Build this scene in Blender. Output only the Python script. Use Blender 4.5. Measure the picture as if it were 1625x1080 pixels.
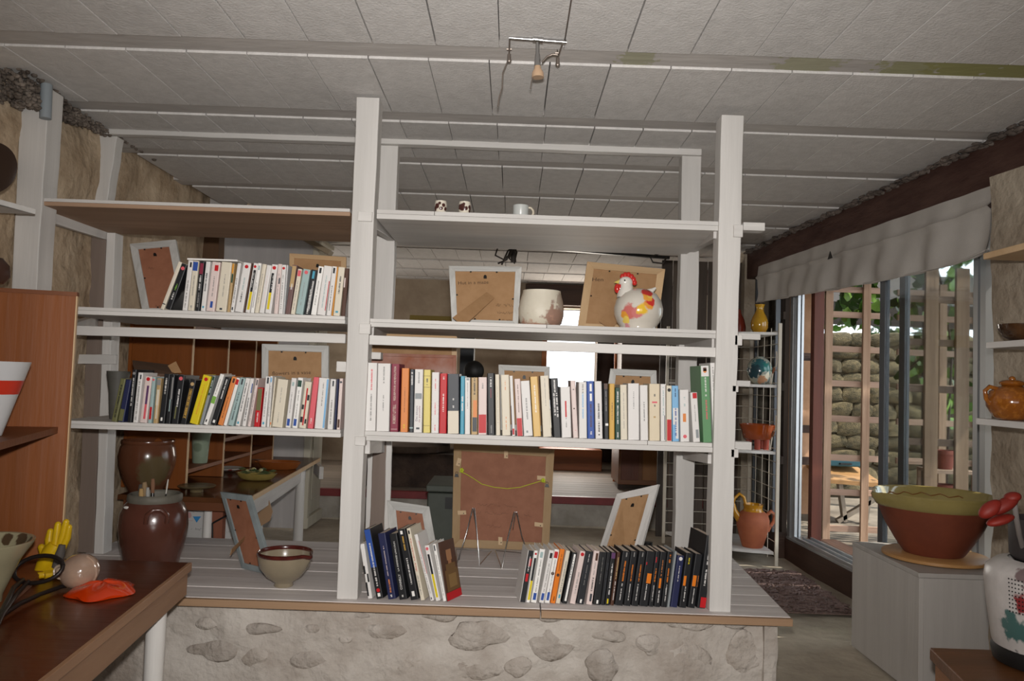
import bpy, bmesh, math, random
from mathutils import Vector, Matrix, noise
random.seed(7)
SC = bpy.context.scene
for o in list(bpy.data.objects): bpy.data.objects.remove(o)
COL = SC.collection
# ---------------------------------------------------------------- camera
FPX, CX, CY = 1245.0, 812.5, 540.0
PITCH, ROLL = math.radians(2.76), math.radians(1.95)
CAM = Vector((0, 0, 1.40))
Fv = Vector((0, math.cos(PITCH), math.sin(PITCH))); Zv = Vector((0, -math.sin(PITCH), math.cos(PITCH))); Xv = Vector((1, 0, 0))
Uv = math.cos(ROLL) * Xv + math.sin(ROLL) * Zv
Vv = -math.sin(ROLL) * Xv + math.cos(ROLL) * Zv
cd = bpy.data.cameras.new('camera'); cam = bpy.data.objects.new('camera', cd); COL.objects.link(cam)
cd.sensor_width = 36; cd.lens = FPX / 1625 * 36; cd.clip_start = 0.05; cd.clip_end = 200
M = Matrix.Identity(4)
for i in range(3):
    M[i][0] = Uv[i]; M[i][1] = Vv[i]; M[i][2] = -Fv[i]; M[i][3] = CAM[i]
cam.matrix_world = M
SC.camera = cam
# ---------------------------------------------------------------- sky, sun, camera flash, exposure
SC.view_settings.view_transform = 'Standard'; SC.view_settings.look = 'None'
SC.view_settings.gamma = 1; SC.view_settings.exposure = 0.0
w = bpy.data.worlds.new('sky'); SC.world = w; w.use_nodes = True
bgn = w.node_tree.nodes['Background']; bgn.inputs[0].default_value = (0.86, 0.93, 1, 1); bgn.inputs[1].default_value = 3.4
def lamp(name, kind, loc, energy, color=(1, 1, 1), **k):
    l = bpy.data.lights.new(name, kind); l.energy = energy; l.color = color
    o = bpy.data.objects.new(name, l); COL.objects.link(o); o.location = loc
    for a, b in k.items(): setattr(l, a, b)
    return o
s = lamp('sun', 'SUN', (0, 0, 9), 6, (1, .93, .82), angle=.01)
s.rotation_euler = Vector((-.75, .25, -1)).to_track_quat('-Z', 'Y').to_euler()
fl = lamp('camera_flash', 'SPOT', (0, 0.02, 1.49), 235, (1, .965, .93), shadow_soft_size=.02, spot_size=math.radians(104), spot_blend=1)
dl = lamp('doorway_daylight', 'AREA', (.62, 7.98, 1.45), 20, (1, .90, .78), shape='RECTANGLE', size=.5, size_y=1.35)
dl.rotation_euler = Vector((-.1, -1, .12)).to_track_quat('-Z', 'Z').to_euler()
al = lamp('added_alcove_fill', 'AREA', (-2.35, 6.9, 1.5), 18, (1, .93, .84), shape='RECTANGLE', size=.9, size_y=1.0)  # fill light added to brighten the far left; no window is known there
al.rotation_euler = Vector((1, -.3, .1)).to_track_quat('-Z', 'Z').to_euler()
nl = lamp('added_near_fill', 'AREA', (.4, -1.5, 1.5), 14, (1, .98, .95), shape='RECTANGLE', size=1.5, size_y=1.0)  # soft fill added behind the camera to lift the room, not a known window
nl.rotation_euler = Vector((0, 1, .25)).to_track_quat('-Z', 'Z').to_euler()
fl.rotation_euler = Vector((0, 1, .05)).to_track_quat('-Z', 'Y').to_euler()
# ---------------------------------------------------------------- pixel of the photograph -> point of the place
def ray(px, py): return Fv + Uv * ((px - CX) / FPX) - Vv * ((py - CY) / FPX)
def P(px, py, Y): d = ray(px, py); return CAM + d * (Y / d.y)
def PZ(px, py, z): d = ray(px, py); return CAM + d * ((z - CAM.z) / d.z)
def PX(px, py, x): d = ray(px, py); return CAM + d * (x / d.x)
def XA(px, Y, z):
    q = Vector((0, Y, z - CAM.z)); c = q.dot(Fv); return ((px - CX) / FPX * c - math.sin(ROLL) * Zv.dot(q)) / math.cos(ROLL)
# ---------------------------------------------------------------- materials
def hexc(h):
    if not isinstance(h, str): return h
    h = h.lstrip('#'); c = [int(h[i:i+2], 16) / 255 for i in (0, 2, 4)]
    return tuple(x / 12.92 if x <= .04045 else ((x + .055) / 1.055) ** 2.4 for x in c)
MATS = {}
def mat(name, col='#888888', col2=None, rough=.6, sc=8, stretch=(1, 1, 1), bump=0, bsc=None, metal=0, rnd=0, coat=0, trans=0, ior=1.45, detail=6, patches=None, pn=.25, contrast=(.35, .65), emit=0):
    if name in MATS: return MATS[name]
    m = bpy.data.materials.new(name); m.use_nodes = True; MATS[name] = m
    nt = m.node_tree; N = nt.nodes; L = nt.links; b = N['Principled BSDF']
    c = hexc(col); b.inputs['Base Color'].default_value = (*c, 1)
    b.inputs['Roughness'].default_value = rough; b.inputs['Metallic'].default_value = metal
    b.inputs['Coat Weight'].default_value = coat; b.inputs['Coat Roughness'].default_value = .08
    b.inputs['Transmission Weight'].default_value = trans; b.inputs['IOR'].default_value = ior
    m.diffuse_color = (*c, 1)
    need = col2 or bump or patches
    out = None
    if need:
        tc = N.new('ShaderNodeTexCoord'); mp = N.new('ShaderNodeMapping'); mp.inputs['Scale'].default_value = stretch
        L.new(tc.outputs['Object'], mp.inputs[0])
    if rnd or col2:
        oi = N.new('ShaderNodeObjectInfo')
    if col2:
        if rnd:
            mu = N.new('ShaderNodeMath'); mu.operation = 'MULTIPLY'; mu.inputs[1].default_value = 37; L.new(oi.outputs['Random'], mu.inputs[0])
            cb = N.new('ShaderNodeCombineXYZ'); L.new(mu.outputs[0], cb.inputs[0]); L.new(mu.outputs[0], cb.inputs[1]); L.new(cb.outputs[0], mp.inputs['Location'])
        nz = N.new('ShaderNodeTexNoise'); nz.inputs['Scale'].default_value = sc; nz.inputs['Detail'].default_value = detail; nz.inputs['Roughness'].default_value = .62
        L.new(mp.outputs[0], nz.inputs['Vector'])
        r = N.new('ShaderNodeValToRGB'); r.color_ramp.elements[0].position = contrast[0]; r.color_ramp.elements[1].position = contrast[1]
        r.color_ramp.elements[0].color = (*c, 1); r.color_ramp.elements[1].color = (*hexc(col2), 1)
        L.new(nz.outputs['Fac'], r.inputs[0]); out = r.outputs[0]
    if rnd:
        hv = N.new('ShaderNodeHueSaturation'); mr = N.new('ShaderNodeMapRange'); mr.inputs['To Min'].default_value = 1 - rnd; mr.inputs['To Max'].default_value = 1 + rnd
        L.new(oi.outputs['Random'], mr.inputs[0]); L.new(mr.outputs[0], hv.inputs['Value'])
        if out: L.new(out, hv.inputs['Color'])
        else: hv.inputs['Color'].default_value = (*c, 1)
        out = hv.outputs[0]
    if patches:
        n2 = N.new('ShaderNodeTexNoise'); n2.inputs['Scale'].default_value = 40; n2.inputs['Detail'].default_value = 3; L.new(tc.outputs['Object'], n2.inputs['Vector'])
        for (p, rad, pc) in patches:
            d = N.new('ShaderNodeVectorMath'); d.operation = 'DISTANCE'; d.inputs[1].default_value = p; L.new(tc.outputs['Object'], d.inputs[0])
            dv = N.new('ShaderNodeMath'); dv.operation = 'DIVIDE'; dv.inputs[1].default_value = rad; L.new(d.outputs['Value'], dv.inputs[0])
            ad = N.new('ShaderNodeMath'); ad.operation = 'MULTIPLY_ADD'; ad.inputs[1].default_value = pn * 4; L.new(n2.outputs['Fac'], ad.inputs[0]); L.new(dv.outputs[0], ad.inputs[2])
            mr = N.new('ShaderNodeMapRange'); mr.inputs['From Min'].default_value = 1.1 + pn * 2; mr.inputs['From Max'].default_value = .85 + pn * 2; L.new(ad.outputs[0], mr.inputs[0])
            mx = N.new('ShaderNodeMix'); mx.data_type = 'RGBA'; L.new(mr.outputs[0], mx.inputs[0])
            if out: L.new(out, mx.inputs[6])
            else: mx.inputs[6].default_value = (*c, 1)
            mx.inputs[7].default_value = (*hexc(pc), 1); out = mx.outputs[2]
    if out: L.new(out, b.inputs['Base Color'])
    if bump:
        nb = N.new('ShaderNodeTexNoise'); nb.inputs['Scale'].default_value = bsc or sc * 3; nb.inputs['Detail'].default_value = 8; L.new(mp.outputs[0], nb.inputs['Vector'])
        bp = N.new('ShaderNodeBump'); bp.inputs['Strength'].default_value = min(1, bump); bp.inputs['Distance'].default_value = .01 * max(1, bump); L.new(nb.outputs['Fac'], bp.inputs['Height']); L.new(bp.outputs[0], b.inputs['Normal'])
    return m
def wood(name, a, b='', axis='z', rough=.55, sc=5, bump=.15, rnd=.08, coat=0, contrast=(.3, .7)):
    st = {'x': (.15, 2.5, 2.5), 'y': (2.5, .15, 2.5), 'z': (2.5, 2.5, .15)}[axis]
    return mat(name, a, b, rough=rough, sc=sc, stretch=st, bump=bump, bsc=sc * 4, rnd=rnd, coat=coat, contrast=contrast)
W_z = wood('white_paint_upright', '#d6d3cf', '#c2bfbb', 'z', .6); W_x = wood('white_paint_long', '#d8d5d1', '#c0bdb9', 'x', .6); W_y = wood('white_paint_deep', '#cfccc8', '#b2aeab', 'y', .5)
W_wash = wood('whitewashed_plank', '#e0dad7', '#bdb5b2', 'x', .75, sc=6, rnd=.06)
RAW = wood('raw_plank', '#85766c', '#75675e', 'z', .7); RAWX = wood('raw_pine_edge', '#a98a6c', '#8f7157', 'x', .6)
UND = wood('board_underside', '#ab8d74', '#927660', 'x', .7)
VARN = wood('brown_veneer', '#864a1b', '#713c13', 'z', .45, sc=4); VARNX = wood('brown_veneer_long', '#7a4219', '#673611', 'x', .55, sc=4)
TTOP = wood('dark_table_top', '#562408', '#431a05', 'x', .32, sc=3, coat=.15); TEDGE = wood('table_edge_wood', '#9a7558', '#846147', 'y', .5)
PINE = wood('light_pine', '#c9ab85', '#b7966f', 'x', .55); PINEZ = wood('light_pine_upright', '#c9ab85', '#b7966f', 'z', .55)
OUTW = wood('weathered_lattice', '#b99c84', '#94765f', 'z', .8, sc=7, bump=.4); OUTX = wood('weathered_lattice_cross', '#b79a86', '#8e7464', 'x', .8, sc=7, bump=.4)
REDW = wood('red_brown_post', '#6b3420', '#4c2416', 'z', .5)
DARKW = wood('dark_old_wood', '#4a352a', '#2e211b', 'x', .7, bump=.6)
HARD = mat('hardboard', '#a5815c', '#9c7853', sc=30, rough=.75, bump=.05); HARDR = mat('red_hardboard', '#98654c', '#8b5a42', sc=18, rough=.7, bump=.05)
DISTW = wood('distressed_white_frame', '#cbcac6', '#a9a8a4', 'x', .6, sc=12, bump=.3); DISTZ = wood('distressed_white_upright', '#cbcac6', '#a9a8a4', 'z', .6, sc=12, bump=.3)
BLACK = mat('black_metal', '#141414', rough=.45); CHROME = mat('bright_steel', '#b9b9b9', rough=.2, metal=1); CABLE = mat('steel_cable', '#8a8078', rough=.4, metal=.8)
TERRA = mat('terracotta', '#a8603f', '#955034', sc=10, rough=.7, bump=.05)
PAGES = mat('paper_pages', '#e2d2c0', '#cdbcaa', sc=4, stretch=(60, 1, 1), rough=.9)
GLASS = mat('window_glass', '#e9eeee', rough=.02, trans=1)
# ---------------------------------------------------------------- mesh builder
class MB:
    def __init__(s): s.v = []; s.f = []; s.m = []; s.sm = []
    def add(s, vs, fs, mi=0, smooth=False):
        n = len(s.v); s.v += [Vector(v) for v in vs]
        for f in fs: s.f.append([i + n for i in f]); s.m.append(mi); s.sm.append(smooth)
        return s
    def box(s, x0, x1, y0, y1, z0, z1, mi=0):
        vs = [(x0,y0,z0),(x1,y0,z0),(x1,y1,z0),(x0,y1,z0),(x0,y0,z1),(x1,y0,z1),(x1,y1,z1),(x0,y1,z1)]
        return s.add(vs, [(0,3,2,1),(4,5,6,7),(0,1,5,4),(1,2,6,5),(2,3,7,6),(3,0,4,7)], mi)
    def hexa(s, a, mi=0):   # 8 points: near quad (bl,br,tr,tl) then far quad
        return s.add(a, [(0,1,2,3),(5,4,7,6),(1,5,6,2),(4,0,3,7),(3,2,6,7),(4,5,1,0)], mi)
    def beam(s, p, q, w, h, up=(0,0,1), mi=0, seg=1, jit=0):   # a bar from p to q, w across, h along up
        p, q = Vector(p), Vector(q); d = (q - p).normalized(); up = Vector(up)
        sd = d.cross(up)
        if sd.length < 1e-4: sd = d.cross(Vector((0, 1, 0)))
        sd.normalize(); u = sd.cross(d).normalized(); vs = []; fs = []
        for i in range(seg + 1):
            c = p.lerp(q, i / seg); r = lambda: random.uniform(-jit, jit)
            for a, b in ((-1,-1),(1,-1),(1,1),(-1,1)): vs.append(c + sd * (a * w / 2 + r()) + u * (b * h / 2 + r()))
        for i in range(seg):
            for k in range(4): a = i*4+k; b = i*4+(k+1) % 4; fs.append((a, b, b+4, a+4))
        fs += [(3,2,1,0), tuple(seg*4 + k for k in range(4))]
        return s.add(vs, fs, mi)
    def tube(s, pts, r, n=8, mi=0, cap=True):
        pts = [Vector(p) for p in pts]; vs = []; fs = []; N = len(pts); prev = None
        for i, p in enumerate(pts):
            d = (pts[min(i+1, N-1)] - pts[max(i-1, 0)]).normalized()
            if prev is None: prev = d.orthogonal().normalized()
            a = (prev - d * prev.dot(d)).normalized(); prev = a; b = d.cross(a); rr = r[i] if isinstance(r, (list, tuple)) else r
            for k in range(n): t = 2*math.pi*k/n; vs.append(p + a*math.cos(t)*rr + b*math.sin(t)*rr)
        for i in range(N-1):
            for k in range(n): fs.append((i*n+k, i*n+(k+1) % n, (i+1)*n+(k+1) % n, (i+1)*n+k))
        if cap: fs += [tuple(range(n-1, -1, -1)), tuple((N-1)*n+k for k in range(n))]
        return s.add(vs, fs, mi, True)
    def lathe(s, prof, c=(0,0,0), n=40, mi=0, sx=1, sy=1, fn=None):
        c = Vector(c); vs = []; fs = []
        for r, z in prof:
            for k in range(n):
                t = 2*math.pi*k/n; q = Vector((math.cos(t)*r*sx, math.sin(t)*r*sy, z))
                if fn: q = fn(q, t)
                vs.append(c + q)
        for i in range(len(prof)-1):
            for k in range(n): fs.append((i*n+k, i*n+(k+1) % n, (i+1)*n+(k+1) % n, (i+1)*n+k))
        return s.add(vs, fs, mi, True)
    def ball(s, c, r, n=16, m=10, mi=0, rot=None):
        r = Vector(r) if not isinstance(r, (int, float)) else Vector((r, r, r)); vs = []; fs = []
        for i in range(m+1):
            ph = math.pi*i/m
            for k in range(n):
                t = 2*math.pi*k/n; q = Vector((math.sin(ph)*math.cos(t)*r.x, math.sin(ph)*math.sin(t)*r.y, -math.cos(ph)*r.z))
                if rot: q = rot @ q
                vs.append(Vector(c)+q)
        for i in range(m):
            for k in range(n): fs.append((i*n+k, i*n+(k+1) % n, (i+1)*n+(k+1) % n, (i+1)*n+k))
        return s.add(vs, fs, mi, True)
    def prism(s, poly, d, mi=0, smooth=False):   # 3-D polygon pushed along d
        n = len(poly); d = Vector(d); a = [Vector(p) for p in poly]
        return s.add(a + [p + d for p in a], [tuple(range(n)), tuple(range(2*n-1, n-1, -1))] + [(i, i+n, (i+1) % n + n, (i+1) % n) for i in range(n)], mi, smooth)
def mk(name, mb, mats, parent=None, loc=None, bev=0, fix=True):
    me = bpy.data.meshes.new(name)
    off = Vector((0, 0, 0)) if loc is None else Vector(loc)
    me.from_pydata([v - off for v in mb.v], [], mb.f)
    if not isinstance(mats, (list, tuple)): mats = [mats]
    for m in mats: me.materials.append(m)
    me.polygons.foreach_set('material_index', mb.m); me.polygons.foreach_set('use_smooth', mb.sm)
    if fix:
        bm = bmesh.new(); bm.from_mesh(me); bmesh.ops.remove_doubles(bm, verts=bm.verts, dist=1e-5); bmesh.ops.recalc_face_normals(bm, faces=bm.faces); bm.to_mesh(me); bm.free()
    if any(mb.sm): me.set_sharp_from_angle(angle=math.radians(50))
    o = bpy.data.objects.new(name, me); COL.objects.link(o)
    if parent: o.parent = parent
    elif loc is not None: o.location = off
    if bev:
        b = o.modifiers.new('bevel', 'BEVEL'); b.width = bev; b.segments = 2; b.limit_method = 'ANGLE'
    return o
def root_of(o):
    while o.parent: o = o.parent
    return o
def part(name, mb, mats, parent, bev=0, local=False, label=None, fix=True):   # mb in world coordinates unless local
    r = root_of(parent)
    o = mk(name, mb, mats, parent, loc=None if local else r.location.copy(), bev=bev, fix=fix)
    if label: o['label'] = label
    return o
def thing(name, label, cat, loc=(0, 0, 0), group=None, rz=0):
    o = bpy.data.objects.new(name, None); COL.objects.link(o); o.location = loc; o.rotation_euler.z = rz; o.empty_display_size = .05
    o['label'] = label; o['category'] = cat
    if group: o['group'] = group
    return o
def tag(o, label, cat, group=None):
    o['label'] = label; o['category'] = cat
    if group: o['group'] = group
    return o
def struct(name, mb, mats, bev=0, label=None, parent=None, **k):
    o = mk(name, mb, mats, parent, bev=bev, **k)
    if not parent: o['kind'] = 'structure'
    if label: o['label'] = label
    return o
# ---------------------------------------------------------------- lettering, turned to meshes in one go at the end
TEXTS = []
def text(s, parent, m, x0, x1, h, mtx, local=True, name='lettering', align='FIT'):
    """put s between 0..len along local x of mtx, cap height h"""
    c = bpy.data.curves.new(name, 'FONT'); c.body = s; c.size = 1; c.fill_mode = 'FRONT'; c.resolution_u = 2
    o = bpy.data.objects.new(name, c); COL.objects.link(o); TEXTS.append((o, parent, m, x0, x1, h, mtx, name))
def finish_text():
    bpy.context.view_layer.update(); dg = bpy.context.evaluated_depsgraph_get()
    for (o, parent, m, x0, x1, h, mtx, name) in TEXTS:
        me = bpy.data.meshes.new_from_object(o.evaluated_get(dg)); xs = [v.co.x for v in me.vertices]; ys = [v.co.y for v in me.vertices]
        if not xs: continue
        a, b = min(xs), max(xs); sx = (x1 - x0) / (b - a); c, d = min(ys), max(ys); sy = h / (d - c)
        for v in me.vertices: v.co = mtx @ Vector((x0 + (v.co.x - a) * sx, (v.co.y - c) * sy, 0))
        me.materials.clear(); me.materials.append(m)
        cu = o.data; bpy.data.objects.remove(o); bpy.data.curves.remove(cu)
        n = bpy.data.objects.new(name, me); COL.objects.link(n); n.parent = parent
def scribble(p0, dx, dz, n, h, off, seed=0):
    """handwriting strokes: p0 world start, dx run vector, h height vector"""
    rr = random.Random(seed); mb = MB(); p0 = Vector(p0); dx = Vector(dx); hz = Vector(dz); nr = Vector(off)
    for i in range(n):
        if rr.random() < .12: continue
        a = p0 + dx * (i / n); pts = [a + dx / n * t * .95 + hz * rr.uniform(0, 1) + nr for t in (0, .3, .6, 1)]
        mb.tube(pts, .0006, 4)
    return mb
# ================================================================ SETTING
def rxw(Y): return 1.81 - .048 * (Y - 2.8)       # inner face of the right-hand wall
PLAS = mat('old_plaster', '#8f8170', '#b0a493', sc=3.2, rough=.92, bump=1.6, bsc=22, contrast=(.38, .62))
PLASL = mat('left_plaster', '#a08a70', '#c9b59b', sc=4, rough=.92, bump=1.6, bsc=20, contrast=(.36, .66))
PLASW = mat('limewashed_rubble', '#a0958b', '#c6bfb7', sc=3.4, rough=.92, bump=1.5, bsc=26, contrast=(.34, .62))
CEIL = mat('ceiling_block', '#c6c3c0', '#d6d3d0', sc=28, rough=.95, bump=.3, bsc=130, rnd=.05, contrast=(.3, .7))
JOI = mat('ceiling_joist', '#b0aba7', '#c2bdb8', sc=10, rough=.9, bump=.3, stretch=(.3, 1, 1), contrast=(.3, .7),
          patches=[((x, 2.33, 2.3815), r, c) for x, r, c in ((1.20, .12, '#9c9b78'), (1.36, .13, '#93925f'), (1.52, .13, '#93925f'), (1.68, .12, '#9a9970'), (.87, .09, '#a5a38b'), (.35, .06, '#a3a18a'))], pn=.55)
FLO = mat('worn_stone_floor', '#bdb2a0', '#978c7c', sc=2.5, rough=.85, bump=1, bsc=14)
def grid_wall(O, U, V, nu, nv, amp, sc, nrm, back=.05, seed=0):
    """rough wall: displaced sheet with thickness"""
    O, U, V, nrm = Vector(O), Vector(U), Vector(V), Vector(nrm).normalized(); vs = []; fs = []
    for j in range(nv+1):
        for i in range(nu+1):
            p = O + U*(i/nu) + V*(j/nv)
            d = noise.fractal(p*sc + Vector((seed, seed, 0)), 1, 2, 4) * amp
            vs.append(p + nrm * (d - amp))
    for j in range(nv):
        for i in range(nu): a = j*(nu+1)+i; fs.append((a, a+1, a+nu+2, a+nu+1))
    mb = MB(); mb.add(vs, fs, 0, True)
    n = len(vs); bc = [O - nrm*back, O+U-nrm*back, O+U+V-nrm*back, O+V-nrm*back]
    b0 = [0, nu, n-1, nv*(nu+1)]
    mb.v += bc; mb.f += [[n+3, n+2, n+1, n]]; mb.m.append(0); mb.sm.append(False)
    edge = [list(range(0, nu+1)), [k*(nu+1)+nu for k in range(nv+1)], list(range(n-1, nv*(nu+1)-1, -1)), [k*(nu+1) for k in range(nv, -1, -1)]]
    for e, (c0, c1) in zip(edge, ((0, 1), (1, 2), (2, 3), (3, 0))):
        mb.f.append([n+c0, n+c1] + e[::-1]); mb.m.append(0); mb.sm.append(False)
    return mb
struct('floor', MB().box(-1.9, 2.6, -1.6, 2.80, -.1, 0), FLO)
struct('floor', grid_wall((-2.5, 2.8, .3), (4.6, 0, 0), (0, 3.25, 0), 90, 60, .012, 2.2, (0, 0, 1), .3), FLO)
struct('wall_left', grid_wall((-1.72, -1.6, 0), (0, 4.85, 0), (0, 0, 2.5), 130, 80, .028, 3.5, (1, 0, 0), .2), PLASL)
struct('wall_left_rear', grid_wall((-1.80, 3.25, .2), (0, 1.45, 0), (0, 0, 2.3), 50, 70, .03, 3.5, (1, 0, 0), .5), PLASL)
struct('wall_left_alcove', MB().box(-2.6, -2.4, 4.7, 8.1, .2, 2.5), PLASL)
struct('wall_near', MB().box(-1.9, 2.1, -1.75, -1.6, 0, 2.5), PLAS)
struct('wall_right', grid_wall((1.735, 2.86, -.02), (.09, -4.46, 0), (0, 0, 2.22), 110, 60, .02, 3, (-1, -.02, 0), .25), PLAS)
struct('wall_right_top', MB().hexa([(rxw(-1.6), -1.6, 2.19), (rxw(2.86), 2.60, 2.19), (rxw(2.86), 2.60, 2.45), (rxw(-1.6), -1.6, 2.45), (2.3, -1.6, 2.19), (2.3, 2.60, 2.19), (2.3, 2.60, 2.45), (2.3, -1.6, 2.45)]), PLAS)
struct('wall_right_rear', MB().box(1.66, 1.9, 5.62, 8.1, .2, 2.5), PLAS)
FARP = mat('far_wall_plaster', '#8a7a68', '#a39480', sc=3, rough=.9, bump=.8)
Yf = 7.95; xa, xb_ = XA(865, Yf, 1.3), XA(946, Yf, 1.3)
struct('wall_far', MB().box(-2.6, xa, Yf, Yf+.25, .3, 2.5).box(xb_, 1.9, Yf, Yf+.25, .3, 2.5).box(xa, xb_, Yf, Yf+.25, 2.13, 2.5), FARP)
struct('trim_1', MB().box(.12, xb_+.25, Yf-.09, Yf, 2.15, 2.36), DARKW, bev=.01, label='dark rough lintel beam over the bright far doorway')
struct('trim_2', MB().box(xa-.045, xa+.005, Yf-.06, Yf+.2, .7, 2.14), wood('orange_pine', '#b06f3f', '#95592f', 'z', .5), bev=.004, label='orange pine door jamb on the left of the far doorway')
struct('trim_3', MB().box(xa-.05, xb_+.05, Yf-.25, Yf+.2, .52, .73), wood('orange_sill', '#9c5a33', '#6d4630', 'x', .6), bev=.01, label='worn orange wooden threshold of the far doorway')
struct('ground', MB().box(-12, 14, 8.2, 30, .2, .3), mat('pale_gravel', '#b9b2a4', '#a49c8c', sc=30, rough=.9))
# upper floor of the far room: red nosing, white riser, boards
fl2 = struct('floor', MB().box(-2.6, 1.9, 6.03, 8.3, .28, .5), FLO)
BO = wood('grey_floorboard', '#8e8276', '#756a5f', 'x', .7)
for k in range(14):
    part('floorboard', MB().box(-2.5 + .01, 1.66, 6.03 + .137*k, 6.03 + .137*(k+1) - .004, .5, .52), BO, fl2, bev=.002)
struct('trim_4', MB().box(-2.5, 1.66, 5.985, 6.03, .465, .521), mat('red_nosing', '#7d2b2c', '#6a2425', sc=6, rough=.5), bev=.004, label='dark red painted step nosing across the far room')
struct('trim_5', grid_wall((-2.5, 6.0, .3), (4.16, 0, 0), (0, 0, .165), 90, 6, .012, 5, (0, -1, 0), .03), mat('white_riser', '#aaa49b', '#8d877d', sc=5, rough=.8, bump=.6), label='chalky white riser under the red step nosing')
# ceiling: slab, joists, blocks
ceil = struct('ceiling', MB().box(-2.7, 2.4, -1.7, 8.3, 2.43, 2.5), JOI)
rr = random.Random(3); behind = MB()
for k in range(-6, 10):
    y1 = 2.387 + .602*k
    part('joist', MB().box(-2.0, rxw(y1)+.03 if y1 < 5.6 else 1.7, y1-.112, y1-.002, 2.3815, 2.43), JOI, ceil)
    x = -1.80 + rr.uniform(0, .06); b = y1 + .602 - .112
    if k > 8: b = 7.95
    while x < 1.86:
        wd = .188; x1 = min(x + wd, 1.9); dz = rr.uniform(-.0008, .0008)
        g_ = x + rr.uniform(.0008, .0035)
        if k < -3: behind.box(g_, x1 - .001, y1, b, 2.374+dz, 2.43)
        else: part('ceiling_block', MB().box(g_, x1 - .001, y1, b, 2.374+dz, 2.43), CEIL, ceil, bev=.0015)
        x = x1
    if k >= 4:
        part('ceiling_block', MB().box(-2.5, -1.80, y1, b, 2.376, 2.43), CEIL, ceil, bev=.002)
part('ceiling_block', behind, CEIL, ceil)['kind'] = 'stuff'   # the rows behind the camera
struct('wall_right_reveal', MB().box(1.93, 2.2, 2.80, 3.10, -.02, 2.19), PLAS)
# header beam over the glass door
struct('trim_6', MB().hexa([(rxw(2.60), 2.60, 2.17), (rxw(8), 8, 2.17), (rxw(8), 8, 2.37), (rxw(2.60), 2.60, 2.37), (2.2, 2.60, 2.17), (2.2, 8, 2.17), (2.2, 8, 2.37), (2.2, 2.60, 2.37)]),
       mat('sooty_red_brown_beam', '#3d221a', '#5a4036', sc=5, rough=.75, bump=1, stretch=(1, .5, 2), contrast=(.4, .75)), bev=.006, label='sooty red-brown beam along the top of the glass doors')
cr = MB(); rr = random.Random(5)
for i in range(420):
    y = rr.uniform(2.2, 5.6); cr.ball((rxw(y) - rr.uniform(-.01, .03), y, 2.372 - rr.uniform(0, .02)), (rr.uniform(.006, .02), rr.uniform(.01, .04), rr.uniform(.004, .012)), 6, 4)
o = struct('trim_7', cr, mat('crumbly_mortar', '#7d7169', '#4e453f', sc=12, rough=.95, bump=1)); o['label'] = 'crumbly mortar line between ceiling blocks and beam'
cr = MB()
for i in range(800):
    y = 2.55 + abs(rr.gauss(0, .32)); t = max(0, 1 - abs(y - 2.6)/.8); cr.ball((-1.715 + rr.uniform(-.03, .07)*t, y, 2.372 - rr.uniform(0, .11)*t), (rr.uniform(.004, .013), rr.uniform(.004, .016), rr.uniform(.004, .010)), 5, 4)
o = struct('trim_8', cr, mat('dark_broken_mortar', '#857a70', '#3f362f', sc=14, rough=.95, bump=1)); o['label'] = 'dark broken mortar in the left ceiling corner'
# low rubble wall under the counter
lw = struct('wall_low', grid_wall((-1.72, 2.72, -.02), (2.665, 0, 0), (0, 0, .6235), 150, 46, .022, 4, (0, -1, 0), .76), PLASW)
STO = mat('showing_stone', '#a0968c', '#bdb5ad', sc=9, rough=.9, bump=1.6, bsc=40, rnd=.1)
for (px, py, sw, sh) in ((419,997,64,15),(486,996,46,14),(540,1012,40,16),(756,1009,82,40),(703,977,62,15),(405,1040,48,32),(335,1030,72,32),(500,1050,60,26),(600,1000,70,22),(640,1052,70,36),
        (749,1062,84,42),(876,1018,74,42),(964,1008,56,20),(1092,987,64,28),(1032,1028,46,36),(1088,1042,62,60),(1178,1036,70,62),(952,1056,54,44),(330,990,50,20),(1180,986,46,22),(820,1060,40,30),(560,975,52,13),(880,978,70,15)):
    c = P(px, py, 2.742); a, b = sw/1245*2.73/2, sh/1245*2.73/2; mb = MB(); vs = []; sd = px*.37
    mb.ball(c, (a, .011, b), 18, 10)
    for i, v in enumerate(mb.v): mb.v[i] = v + (v-c) * noise.noise((v*14) + Vector((sd, 0, 0))) * .75 + Vector((0, noise.noise(v*30)*.006, 0))
    part('stone', mb, STO, lw)
struct('wall_low_end', grid_wall((.945, 2.72, 0.28), (0, .86, 0), (0, 0, .332), 30, 20, .02, 4, (1, 0, 0), .05), PLASW)
# ================================================================ COUNTER
ZC = .633
ct = thing('counter', 'long whitewashed plank counter on the low rubble wall', 'counter', (0, 2.66, ZC-.03))
W2 = W_wash; ys = [2.672, 2.80, 2.935, 3.065, 3.20, 3.33, 3.455, 3.60]; xj = XA(858, 2.66, ZC)
for i in range(7):
    a, b = ys[i], ys[i+1]-.0035
    for (x0, x1) in ((-1.70, xj-.002 if i % 2 == 0 else xj-.32), (xj+.002 if i % 2 == 0 else xj-.316, None)):
        xe = lambda y: .965 + (y-2.66)*.06
        if x1 is None: mb = MB().prism([(x0, a, ZC), (xe(a), a, ZC), (xe(b), b, ZC), (x0, b, ZC)], (0, 0, -.028))
        else: mb = MB().box(x0, x1, a, b, ZC-.028, ZC + rr.uniform(-.001, .001))
        part('plank', mb, W2, ct, bev=.002)
for x0, x1 in ((-1.70, xj-.002), (xj+.002, .967)):
    part('edge_strip', MB().box(x0, x1, 2.652, 2.671, ZC-.026, ZC-.002), RAWX, ct, bev=.0015)
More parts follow.
